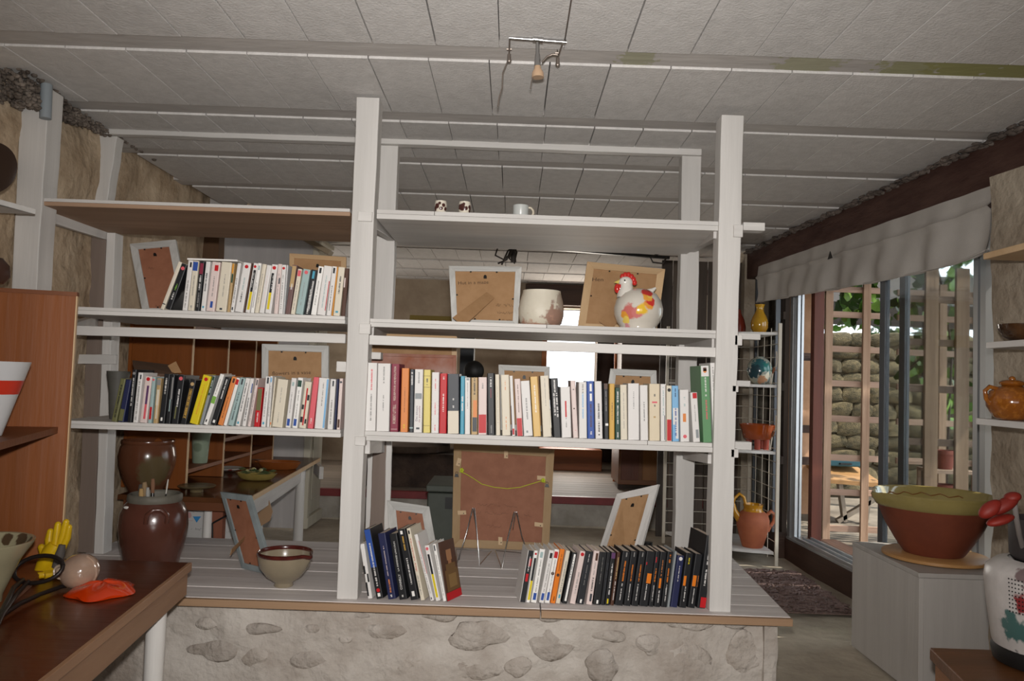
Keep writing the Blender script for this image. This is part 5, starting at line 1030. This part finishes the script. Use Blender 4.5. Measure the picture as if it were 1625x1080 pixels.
c = Vector((XA(1606, 2.36, 1.34), 2.36, 1.326)); t = thing('teapot', 'honey brown speckled teapot on the lower right wall shelf', 'teapot', c)
HN = mat('honey_speckle', '#965c20', '#824a17', sc=70, rough=.15, coat=.5, contrast=(.4, .5))
part('body', MB().lathe([(0, 0), (.035, 0), (.05, .008), (.068, .04), (.070, .06), (.06, .085), (.04, .098), (.02, .104), (0, .106)], n=40), HN, t, local=True)
part('handle', MB().tube([(-.045, 0, .092), (-.068, 0, .098), (-.082, 0, .085), (-.078, 0, .062), (-.066, 0, .045)], .0065, 10), HN, t, local=True)
part('spout', MB().tube([(.055, 0, .05), (.085, 0, .08), (.095, 0, .105)], [.018, .012, .010], 12), HN, t, local=True); part('lid_knob', MB().ball((.0, 0, .110), (.035, .035, .012), 20, 8).ball((0, 0, .122), .01, 12, 8), HN, t, local=True)
# right foreground table and vases
t = thing('side_table', 'brown wooden table corner at the bottom right', 'table', (1.4, 1.7, 0)); zt = .75; c0 = Vector((XA(1475, 2.04, zt), 2.04, zt)); dn = Vector((-.05, -.26, 0)).normalized()
c1 = c0 + dn*.9; part('tabletop', MB().prism([c0, (1.735, 2.04, zt), (1.735, c1.y, zt), c1], (0, 0, -.03)), wood('side_table_brown', '#6b4426', '#55341c', 'x', .35), t, bev=.003)
part('apron', MB().prism([c0+Vector((.01, -.01, -.0305)), c0+Vector((.03, -.01, -.0305)), c1+Vector((.03, 0, -.0305)), c1+Vector((.01, 0, -.0305))], (0, 0, -.11)), wood('side_table_tan', '#8a5c38', '#75492b', 'y', .4), t)
part('apron', MB().box(c0.x+.03, 1.72, 2.0, 2.02, zt-.14, zt-.0305), wood('side_table_tan', ''), t)
for (x, y) in ((c0.x+.05, 1.98), (1.70, 1.98), (c1.x+.06, c1.y+.05), (1.70, c1.y+.05)): part('leg', MB().box(x-.02, x+.02, y-.02, y+.02, 0.001, zt-.031), wood('side_table_tan', ''), t)
vc = Vector((XA(1668, 1.93, .8), 1.93, zt+.001)); t = thing('painted_vase', 'large white vase painted with red and green blots', 'vase', vc)
part('body', MB().lathe([(0, 0), (.10, 0), (.11, .01), (.125, .05), (.137, .14), (.142, .20), (.138, .225), (.115, .245), (.09, .25)], n=56), mat('blotted_glaze', '#bdb8b4', '#a9a3a0', sc=12, rough=.35, patches=[((-.10, -.08, .165), .032, '#7c2a2c'), ((-.125, -.05, .10), .034, '#3f5f5c'), ((-.075, -.115, .11), .022, '#8f5a3a'), ((-.09, -.10, .04), .012, '#2a2a30'), ((-.12, -.05, .045), .010, '#2a2a30'), ((-.07, -.12, .22), .02, '#4a6a72'), ((-.10, -.08, .222), .028, '#6b5a5a')], pn=.5), t, local=True)
part('base_ring', MB().lathe([(.108, .0), (.122, .005), (.127, .03), (.120, .05), (.112, .03)], n=48), BLACK, t, local=True)
dt = MB()
for i in range(5):
    for j in range(9):
        a = math.radians(200+i*3.1); z = .14+j*.0095; r_ = .1385 + (z-.14)*.06; dt.ball((math.cos(a)*r_, math.sin(a)*r_, z), .0019, 6, 4)
part('painted_dots', dt, BLACK, t, local=True)
t = thing('black_vase', 'matt black cylinder vase rising from the painted vase', 'vase', vc+Vector((0, 0, .251))); part('body', MB().lathe([(0, 0), (.080, 0), (.088, .01), (.09, .09), (.088, .098), (.08, .098), (.078, .02), (0, .012)], n=40), mat('matt_black_clay', '#2c2727', rough=.6), t, local=True)
t = thing('red_flower', 'red ceramic flower petals on a grey stem beside black vase', 'flower', P(1610, 850, 1.80)); RP = mat('petal_red', '#7d1d10', '#5e140b', sc=12, rough=.6)
def petal(p, q, w, th=.006):
    a, b = P(*p, 1.80), P(*q, 1.80); L_ = (b-a).length; d = (b-a).normalized(); rot = Matrix(((d.x, 0, -d.z), (0, 1, 0), (d.z, 0, d.x))).to_3x3(); part('petal', MB().ball((a+b)/2, (L_/2, .018, w/FPX*1.8/2), 18, 10, rot=rot), RP, t)
petal((1555, 820), (1588, 795), 22); petal((1572, 815), (1616, 787), 20); petal((1566, 832), (1609, 818), 15); petal((1594, 792), (1619, 785), 16)
part('stem', MB().tube([P(1609, 790, 1.80), P(1613, 822, 1.81), P(1618, 850, 1.88), P(1624, 872, 1.92)], .006, 8), mat('grey_stem', '#7b7470', rough=.5), t)
# ================================================================ LEFT FOREGROUND
TL_ = .80; t = thing('work_table', 'dark brown topped table with pale apron in the left foreground', 'table', (-1.3, 2.0, 0))
e0 = Vector((XA(305, 2.45, TL_), 2.45, TL_)); e1 = Vector((XA(56, 1.48, TL_)-.0, 1.48, TL_)); e1 = e0 + (e1-e0)*1.45
part('tabletop', MB().prism([(-1.70, 2.45, TL_), e0-Vector((.012, 0, 0)), e1-Vector((.012, 0, 0)), (-1.70, e1.y, TL_)], (0, 0, -.02)), TTOP, t, bev=.001)
part('table_edge', MB().prism([e0-Vector((.0115, 0, -.0003)), e0+Vector((0, 0, .0003)), e1+Vector((0, 0, .0003)), e1-Vector((.0115, 0, -.0003))], (0, 0, -.024)), TEDGE, t, bev=.001)
part('apron', MB().prism([e0+Vector((-.03, -.01, -.0245)), e0+Vector((-.008, -.01, -.0245)), e1+Vector((-.008, 0, -.0245)), e1+Vector((-.03, 0, -.0245))], (0, 0, -.07)), TEDGE, t, bev=.001)
part('apron', MB().box(-1.68, e0.x-.031, 2.42, 2.435, TL_-.09, TL_-.021), TEDGE, t)
for (x, y) in ((XA(243, 2.30, .5), 2.30), (-1.62, 2.38), (-1.62, 1.15), (e1.x-.12, e1.y+.1)): part('leg', MB().tube([(x, y, .001), (x, y, TL_-.0215)], [.024, .028], 24), W_z, t)
# brown shelf unit turned on the table
ang = math.radians(17); A = Vector((XA(109, 2.36, 1.1), 2.36, TL_+.001)); u1 = Vector((-math.cos(ang), -math.sin(ang), 0)); u2 = Vector((math.sin(ang)*1.0, -math.cos(ang), 0))
t = thing('brown_shelf_unit', 'brown veneered shelf unit standing on the foreground table', 'shelf unit', A)
def slab(a0, a1, b0, b1, z0, z1, m, nm='panel', **k):
    p = [A+u1*a0+u2*b0, A+u1*a1+u2*b0, A+u1*a1+u2*b1, A+u1*a0+u2*b1]; return part(nm, MB().prism([Vector((q.x, q.y, TL_+.001+z0)) for q in p], (0, 0, z1-z0)), m, t, **k)
slab(0.004, .36, 0, .018, 0, .80, VARN, 'end_panel'); slab(0, .0035, 0, .018, 0, .80, PINEZ, 'edge_lipping')
slab(.0, .345, -.004, .024, .80, .812, VARNX, 'top_lipping'); slab(.03, .34, .0185, .78, .392, .41, VARNX, 'shelf'); slab(.02, .33, .0185, .78, 0.0, .016, VARNX, 'shelf'); slab(.0, .30, .781, .80, 0, .80, VARN, 'end_panel')
def ctop(px, py, Y): return P(px, py, Y)
c = Vector((XA(-16, 1.98, 1.3), 1.98, TL_+.001+.411)); RBAND = mat('white_red_band', '#b9b9ba', rough=.3)
t = thing('conical_vase', 'white conical vase with a broad red band in the brown unit', 'vase', c); k_ = .187
def cr_(z): return .03+.055*(z/k_)
part('body', MB().lathe([(0, 0), (.03, 0), (cr_(.07), .07), (cr_(k_), k_), (cr_(k_)-.004, k_), (.026, .01), (0, .008)], n=44), RBAND, t, local=True)
part('red_band', MB().lathe([(cr_(.105)+.0006, .105), (cr_(.14)+.0006, .14)], n=44), mat('band_red', '#b3301f', rough=.3), t, local=True, fix=False)
c = Vector((XA(-32, 1.92, .9), 1.92, TL_+.001+.017)); t = thing('wide_bowl', 'wide grey-beige bowl with dark inner pattern on left table', 'bowl', c)
part('body', MB().lathe([(0, 0), (.05, 0), (.052, .02), (.085, .10), (.112, .142), (.113, .147), (.106, .146), (.08, .10), (.04, .03), (0, .026)], n=56), mat('beige_green_glaze', '#9c9579', '#8b846a', sc=5, rough=.25, coat=.3, patches=[((.04, .085, .13), .02, '#4a3a2a'), ((.075, .06, .13), .016, '#4a3a2a'), ((0, .1, .13), .016, '#4a3a2a')], pn=.5), t, local=True)
lathe_thing('brown_pot', 'round brown pot on top of the brown shelf unit', 'pot', Vector((XA(-14, 2.15, 1.63), 2.15, TL_+.813)) , [(0, 0), (.03, 0), (.045, .02), (.042, .05), (.025, .07), (0, .075)], mat('dark_brown_clay', '#3a231a', rough=.4))
t = thing('wall_shelf', 'short white wall shelf at the left edge above brown unit', 'shelf', (-1.6, 2.2, 1.86)); zs = P(57, 340, 2.5).z
part('board', MB().prism([(-1.70, 2.5, zs), (XA(57, 2.5, zs), 2.5, zs), (XA(57, 2.5, zs)-.22, 1.6, zs), (-1.70, 1.6, zs)], (0, 0, .018)), W_x, t, bev=.002)
t = thing('round_plate', 'dark round plate standing on the left wall shelf', 'plate', Vector((XA(-14, 2.3, zs+.1), 2.3, zs+.019))); part('disc', MB().lathe([(0, -.004), (.06, -.008), (.078, 0), (.06, .008), (0, .008)], n=36, fn=lambda q, tt: Vector((q.x, q.z, q.y+.078))), mat('dark_plate_glaze', '#33261f', rough=.3), t, local=True)
# glazed lidded ball
c = P(127, 897, 2.12); c.z = TL_+.001+.046; t = thing('ceramic_ball', 'glossy beige-pink lidded ceramic ball lying on the table', 'ornament', Vector((c.x, c.y, TL_+.001)))
GB = mat('beige_pink_glaze', '#8c7566', '#a08470', sc=14, rough=.1, coat=.7); rot = Matrix.Rotation(math.radians(-15), 3, 'Y')
part('body', MB().ball((0, 0, .047), (.050, .048, .046), 36, 22, rot=rot), GB, t, local=True)
part('knob', MB().ball((-.030, -.040, .056), (.012, .010, .010), 18, 12).lathe([(.02, 0), (.017, .003), (.014, 0)], (-.030, -.037, .053), 20, fn=lambda q, tt: Vector((q.x, q.z*.6, q.y))), mat('knob_beige', '#9c8a78', rough=.15, coat=.5), t, local=True)
part('scalloped_edge', MB().tube([(.0497*math.cos(a*.2-1.1), -.01, .047+.046*math.sin(a*.2-1.1)) for a in range(12)], [.003+.0012*(k % 2) for k in range(12)], 8), GB, t, local=True)
# orange lobed dish
c = PZ(162, 940, TL_); t = thing('orange_dish', 'bright orange lobed dish lying upside down on the table', 'dish', c+Vector((0, 0, .0015)))
OR = mat('bright_orange_glaze', '#c8390a', '#b83208', sc=6, rough=.15, coat=.6)
def lob(q, tt):
    k = 1 + .10*math.cos(5*tt+.6) * min(1, Vector((q.x, q.y, 0)).length/.05); return Vector((q.x*k, q.y*k*1.1, q.z - .003*math.cos(5*tt+.6)*(q.z > .004)))
part('body', MB().lathe([(.078, 0), (.080, .004), (.065, .016), (.04, .024), (.015, .027), (0, .027)], n=60, fn=lob), OR, t, local=True)
part('worn_spot', MB().ball((.002, .05, .019), (.012, .006, .003), 12, 8), mat('worn_white', '#a9a09a'), t, local=True)
# yellow glove
g0 = PZ(66, 925, TL_); gY = g0.y+.08; G = lambda px, py, d=0: P(px, py, gY+d); t = thing('yellow_glove', 'yellow rubber glove with grey palm propped on the table', 'glove', Vector((g0.x, gY, TL_+.001)))
YR_ = mat('glove_yellow', '#c9a514', '#b59010', sc=10, rough=.3)
fg = MB()
for pts, r in ((((80, 872), (78, 855), (80, 843)), (.013, .012, .009)), (((88, 868), (90, 848), (92, 832)), (.013, .012, .009)), (((95, 866), (101, 846), (105, 828)), (.012, .011, .009)), (((99, 868), (107, 852), (110, 836)), (.011, .010, .008)), (((80, 886), (70, 876), (66, 868)), (.015, .013, .010))):
    pts3 = [G(*p) for p in pts]; m_ = MB().tube(pts3, list(r), 12).ball(pts3[-1], r[-1], 12, 8); part('finger', m_, YR_, t)
rt = (G(100, 850)-G(75, 900)).normalized(); pm = MB().tube([G(62, 912, -.0), G(70, 898), G(82, 876), G(90, 862)], [.016, .022, .026, .020], 18); part('palm', pm, YR_, t)
part('grey_patch', MB().tube([G(88, 900, -.018), G(95, 880, -.018), G(99, 864, -.016)], [.010, .013, .009], 12), mat('glove_grey', '#4b4541', rough=.7), t)
part('cuff', MB().tube([(g0.x-.005, gY-.0, TL_+.018), G(62, 912, 0)], [.017, .017], 14).tube([(g0.x+.02, gY-.02, TL_+.012), (g0.x-.01, gY-.05, TL_+.012)], [.010, .009], 10).tube([(g0.x+.0, gY-.02, TL_+.012), (g0.x-.03, gY-.05, TL_+.012)], [.010, .009], 10), YR_, t)
# iron tongs
IR = mat('forged_iron', '#2b2422', rough=.4, metal=.5); Yi = PZ(62, 950, TL_).y; t = thing('iron_tongs', 'dark iron tongs with open loop lying across the table', 'tongs', Vector((XA(30, Yi, .82), Yi, TL_+.001)))
lp = [P(61+39*math.cos(a), 903+21*math.sin(a)-6*math.cos(a), Yi-.0-.02*math.sin(a)) for a in [k*.2618 for k in range(25)]]
part('loop', MB().tube(lp, .0055, 8), IR, t)
part('shank', MB().tube([P(36, 920, Yi-.03), P(22, 932, Yi-.10), P(0, 975, Yi-.26), P(-12, 1000, Yi-.33)], .006, 8), IR, t); part('shank', MB().tube([P(45, 922, Yi-.03), P(28, 940, Yi-.1), P(4, 974, Yi-.26), P(-8, 1000, Yi-.33)], .005, 8), IR, t)
q0 = lambda px, py: PZ(px, py, TL_+.012)
part('long_rod', MB().tube([q0(-10, 984), q0(30, 958), q0(62, 943), q0(98, 930), q0(125, 925), q0(142, 917), q0(152, 905)], .006, 8), IR, t)
# ================================================================ SPOT LAMP ON CEILING CABLES
t = thing('cable_spotlight', 'chrome cable spotlight with crossbar under the ceiling', 'spotlight', P(853, 65, 2.2)); GD = mat('bulb_glass_gold', '#c9a98a', rough=.1, metal=.3, coat=.5)
part('crossbar', MB().tube([P(808, 60, 2.2), P(899, 67, 2.2)], .0065, 12), CHROME, t); part('hub', MB().tube([P(846, 62, 2.2), P(862, 64, 2.2)], .0105, 14), CHROME, t)
part('stem', MB().tube([P(853, 66, 2.2), P(853, 92, 2.2)], .0055, 12), CHROME, t); part('socket', MB().tube([P(853, 86, 2.2), P(853, 105, 2.2)], [.007, .010], 14), CHROME, t)
a, b = P(853, 101, 2.2), P(853.5, 123, 2.2); part('reflector_bulb', MB().tube([a, a.lerp(b, .4), a.lerp(b, .7), b], [.008, .011, .0175, .0175], 24), GD, t)
part('lead_wire', MB().tube([P(846, 121, 2.2), P(843, 130, 2.2), P(842, 141, 2.2)], .0015, 6), CABLE, t); part('lead_wire', MB().tube([P(860, 99, 2.2), P(868, 90, 2.2), P(877, 86, 2.2), P(885, 87, 2.2)], .003, 8), CABLE, t)
zk = P(808, 61, 2.2).z+.009
for (px, pe, lab) in ((809, (808, 86), 'left ceiling cable of the chrome spotlight with curled end'), (896, (885, 92), 'right ceiling cable of the chrome spotlight with a turnbuckle')):
    t = thing('ceiling_cable', lab, 'cable', (XA(px, 2.2, zk), 2.2, zk)); x = XA(px, 2.2, zk)
    part('cable', MB().tube([(x+.02*(px > 850), -.9, zk+.02), (x+.01*(px > 850), 1.2, zk+.01), (x, 2.2, zk), P(*pe, 2.26)], .0024, 8), CABLE, t)
    part('tensioner', MB().tube([P(pe[0], pe[1], 2.26), P(pe[0], pe[1]+10, 2.26)], [.005, .006], 10).ball(P(pe[0], pe[1]+10, 2.26), (.007, .005, .007), 12, 8).tube([P(pe[0]-4, pe[1]-8, 2.25), P(pe[0]+4, pe[1]-8, 2.25)], .003, 6), CABLE, t)
    p1 = P(pe[0], pe[1]-8, 2.26); part('ceiling_hook', MB().tube([p1, p1+Vector((0, .03, 2.378-p1.z))], .002, 6), CABLE, t)
    if px < 850: part('loose_end', MB().tube([P(806, 96, 2.26), P(798, 115, 2.26), P(797, 138, 2.26), P(792, 155, 2.26), P(790, 169, 2.26)], .002, 8), CABLE, t)
# ================================================================ OUTSIDE
ter = struct('ground', MB().box(1.95, 9, -1, 8.2, .30, .40), mat('terrace_stone', '#8a8072', '#5f574c', sc=3, rough=.9, bump=.6))
gw = thing('garden_wall', 'rubble stone garden wall beyond the lattice', 'wall', (3.8, 7.4, .4)); part('mortar', MB().box(2.1, 6.5, 7.36, 7.7, .401, 1.88), mat('dark_mortar', '#544a39', rough=1), gw)
GS = mat('mossy_stone', '#6b5f44', '#3d3827', sc=4, rough=.9, bump=1.2, bsc=25, rnd=.22)
rs = random.Random(11); protos = []
for k in range(6):
    mb = MB(); mb.ball((0, 0, 0), (.5, .5, .5), 10, 6); sd = Vector((k*7.3, 0, 0)); mb.v = [v*(1+.35*noise.noise(v*2.2+sd)) for v in mb.v]
    mb.v = [Vector((max(-.47, min(.47, v.x*1.3)), v.y, max(-.45, min(.45, v.z*1.3)))) for v in mb.v]; mb.sm = [True]*len(mb.f); protos.append(mk('stone', mb, GS).data)
for o in [o for o in COL.objects if o.data in protos]: bpy.data.objects.remove(o)
z = .42
while z < 1.85:
    h = rs.uniform(.09, .16); x = 2.12 + rs.uniform(0, .1)
    while x < 5.0:
        wd = rs.uniform(.14, .30); o = bpy.data.objects.new('stone', rs.choice(protos)); COL.objects.link(o); o.parent = gw; o.location = Vector((x+wd/2, 7.36, z+h/2+rs.uniform(-.01, .01)))-gw.location; o.scale = (wd*1.12, .12, h*1.12); o.rotation_euler = (0, rs.uniform(-.1, .1), 0); x += wd*1.02
    z += h
LT = OUTW; LX = OUTX
def lattice(lab, Y, xs, ys, w=.05, hgt=.04, zb_=.402, zt_=2.12, x_ext=None, m1=LT, m2=LX, group=None):
    t = thing('lattice', lab, 'trellis', (XA(sum(xs)/len(xs), Y, 1.2), Y, zb_), group)
    for px in xs:
        x0 = XA(px, Y, 1.3); part('upright_slat', MB().beam((x0, Y, zb_), (x0+.002, Y, zt_), .022, w, up=(1, 0, 0), seg=4, jit=.001), m1, t, bev=.002)
    a, b = XA(x_ext[0], Y, 1.3), XA(x_ext[1], Y, 1.3)
    for py in ys:
        z = P(x_ext[0], py, Y).z; part('cross_slat', MB().beam((a, Y+.024, z), (b, Y+.024, z-.004), .020, hgt, seg=4, jit=.001), m2, t, bev=.002)
    return t
yy = (457, 497, 552, 607, 663, 725, 780, 838)
lattice('wooden lattice panel seen through the open door', 5.2, (1313, 1373), yy, x_ext=(1305, 1414))
lattice('wooden lattice panel farther right behind the glass', 5.2, (1437, 1496, 1552), [y+6 for y in yy], x_ext=(1426, 1575))
t = lattice('broad-boarded wooden gate close behind the glass pane', 4.5, (1478, 1527), (541, 615, 700, 472), w=.075, x_ext=(1434, 1548), m1=wood('gate_board', '#a3876e', '#7c6350', 'z', .8, bump=.4), m2=wood('gate_rail', '#7c6758', '#5f4d41', 'x', .8, bump=.4))
t = thing('post', 'red-brown stained square post beside the lattice', 'post', (XA(1298, 5.05, .4), 5.05, .401)); part('shaft', MB().box(XA(1290, 5.05, 1.2), XA(1306, 5.05, 1.2), 5.05, 5.11, .401, 2.3), REDW, t, bev=.003)
t = thing('rendered_pier', 'pink rendered pier left of the red-brown post', 'pier', (XA(1280, 6.3, .4), 6.3, .401)); part('pier', grid_wall((XA(1262, 6.3, 1.2), 6.3, .401), (XA(1289, 6.3, 1.2)-XA(1262, 6.3, 1.2), 0, 0), (0, 0, 2.1), 6, 40, .01, 8, (0, -1, 0), .2), mat('pink_render', '#c39b7c', '#b08868', sc=5, rough=.9, bump=.6), t)
for z in (1.62, 1.05, .8): part('dark_strap', MB().box(XA(1255, 6.2, 1.2), XA(1292, 6.2, 1.2), 6.2, 6.24, z, z+.06), DARKW, t)
# trestle table outdoors
t = thing('trestle', 'weathered trestle table with tan board outside the doors', 'table', (XA(1345, 6.0, .5), 6.0, .401)); TB = wood('tan_ply', '#a88052', '#8e6a40', 'x', .6); GW2 = wood('grey_trestle', '#958a7c', '#756b5f', 'z', .8)
x0, x1 = XA(1304, 6.0, .75), XA(1392, 6.0, .75); part('top_board', MB().prism([(x0, 5.9, .70), (x1, 5.9, .68), (x1, 6.6, .80), (x0, 6.6, .82)], (0, 0, .03)), TB, t)
for (a, b) in (((1328, 838), (1386, 792)), ((1332, 765), (1340, 842)), ((1380, 770), (1372, 842)), ((1310, 768), (1307, 842))):
    p, q_ = P(*a, 5.96), P(*b, 5.96); p.z = max(p.z, .41); q_.z = max(q_.z, .41); part('brace', MB().beam(p, q_, .03, .05, up=(0, -1, 0)), GW2, t)
t = thing('blue_toolbox', 'teal blue flat case on the trestle table', 'case', P(1345, 735, 6.3)); t.location = Vector((XA(1330, 6.25, .8), 6.25, .80)); part('case', MB().box(-.13, .16, -.12, .12, .003, .055), mat('teal_blue', '#22505c', rough=.4), t, local=True, bev=.01); part('handle', MB().box(-.04, .05, -.14, -.121, .02, .032), BLACK, t, local=True)
# plant pots on a stand
t = thing('plant_stand', 'wooden plant stand outside holding terracotta pots', 'stand', (XA(1500, 4.9, .4), 4.9, .401)); sx = XA(1500, 4.9, .9)
for z in (.72, .93): part('shelf', MB().box(sx-.12, sx+.14, 4.8, 5.0, z-.02, z), LX, t)
for (x, y) in ((sx-.11, 4.81), (sx+.13, 4.81), (sx-.11, 4.99), (sx+.13, 4.99)): part('leg', MB().box(x-.012, x+.012, y-.012, y+.012, .401, .70), LT, t); part('leg', MB().box(x-.01, x+.01, y-.008, y+.008, .721, .909), LT, t)
for (px, z, s, lab) in ((1500, .93, 1, 'ribbed terracotta plant pot on the upper plant stand'), (1500, .72, 1, 'terracotta plant pot on the lower plant stand')):
    t = thing('plant_pot', lab, 'plant pot', Vector((XA(px, 4.9, z), 4.9, z+.001)), 'pots outside'); part('pot', MB().lathe([(0, 0), (.045, 0), (.058, .09), (.064, .092), (.064, .115), (.056, .115), (.05, .08), (0, .075)], n=28), mat('pot_red', '#8a4636', '#74382b', sc=8, rough=.7), t, local=True); part('soil', MB().lathe([(.052, .1), (0, .103)], n=20), DARKW, t, local=True)
# boarded roof added out of view to shade the terrace, and far shed
t = thing('added_shade_roof', 'unseen dark boarded roof added to shade the terrace', 'roof', (3, 5, 2.5)); DB = wood('dark_roof_board', '#2c251f', '#1c1713', 'x', .9)
for k in range(13): part('roof_board', MB().box(2.25, 3.6, 3.3+.27*k, 3.3+.27*k+.25, 2.50, 2.52), DB, t)
for y in (3.4, 5.0, 6.6): part('rafter', MB().box(2.25, 3.6, y, y+.06, 2.41, 2.499), DB, t)
part('support_post', MB().box(3.5, 3.58, 6.6, 6.68, .401, 2.41), DB, t); part('support_post', MB().box(3.5, 3.58, 3.4, 3.48, .401, 2.41), DB, t)
t = thing('shed', 'dark timber shed above and behind the garden wall', 'shed', (4, 8.4, .4)); part('roof', MB().hexa([(2.0, 7.75, 2.05), (6.5, 7.75, 2.02), (6.5, 7.75, 2.25), (2.0, 7.75, 2.28), (2.0, 9.4, 2.6), (6.5, 9.4, 2.6), (6.5, 9.4, 2.8), (2.0, 9.4, 2.8)]), DB, t)
part('side_wall', MB().box(2.0, 3.1, 7.9, 7.95, .401, 2.1), DB, t); part('corner_post', MB().box(6.3, 6.4, 7.9, 8.0, .401, 2.1), DB, t)
# greenery
LF = [mat('leaf_green_%d' % i, c, rough=.5, rnd=.2) for i, c in enumerate(('#45691f', '#2c4716', '#6f9533'))]
def leafmesh(s):
    return [(0, 0, 0), (.5*s, .12*s, .05*s), (.62*s, .5*s, .03*s), (.25*s, .85*s, 0), (0, 1.15*s, -.08*s), (-.25*s, .85*s, 0), (-.62*s, .5*s, .03*s), (-.5*s, .12*s, .05*s), (0, .5*s, .06*s)], [(i, (i+1) % 8, 8) for i in range(8)]
lv = []
for i in range(3):
    v, f = leafmesh(.075); lv.append(mk('leaf', MB().add(v, f), LF[i], fix=False)); 
ld = [o.data for o in lv]
for o in lv: bpy.data.objects.remove(o)
vine = thing('vine', 'bright green vine hanging outside behind the glass door', 'vine', (3.0, 5.35, .401)); rv = random.Random(4)
part('stem', MB().tube([P(1500, 905, 5.35), P(1506, 700, 5.33), P(1512, 560, 5.36), P(1500, 470, 5.35), P(1490, 430, 5.33)], .008, 6).tube([P(1512, 560, 5.36), P(1470, 560, 5.4), P(1440, 590, 5.4)], .005, 6).tube([P(1500, 470, 5.35), P(1450, 440, 5.4)], .005, 6), DARKW, vine)
for (cx_, cy_, rx_, ry_, n_) in ((1510, 470, 18, 45, 34), (1505, 560, 20, 40, 26), (1455, 580, 30, 40, 34), (1450, 440, 25, 22, 18), (1560, 540, 12, 60, 26), (1350, 455, 45, 16, 60), (1345, 488, 45, 14, 40), (1400, 505, 50, 14, 24), (1512, 640, 14, 40, 20), (1345, 510, 20, 14, 8), (1440, 490, 30, 22, 30)):
    for k in range(n_):
        p = P(rv.gauss(cx_, rx_*.6), rv.gauss(cy_, ry_*.6), rv.uniform(5.28, 5.8)); o = bpy.data.objects.new('leaf', rv.choice(ld)); COL.objects.link(o); o.parent = vine; o.location = p-vine.location; s = rv.uniform(.6, 1.15); o.scale = (s, s, s); o.rotation_euler = (rv.uniform(1, 2.4), rv.uniform(-.8, .8), rv.uniform(-1.5, 1.5))
bush = MB(); v0, f0 = leafmesh(.13); rb = random.Random(8)
for k in range(5200):
    c = Vector((rb.uniform(2.0, 9.5), rb.uniform(9.6, 11.5), rb.uniform(.3, 5.2))); e = Matrix.Rotation(rb.uniform(0, 6.28), 3, 'Z') @ Matrix.Rotation(rb.uniform(-1.3, 1.6), 3, 'X'); bush.add([c+e@Vector(v) for v in v0[:8]], [tuple(range(8))], rb.randrange(3))
o = mk('hedge', bush, LF, fix=False); tag(o, 'mass of green tree foliage beyond the garden shed', 'foliage'); o['kind'] = 'stuff'
finish_text()
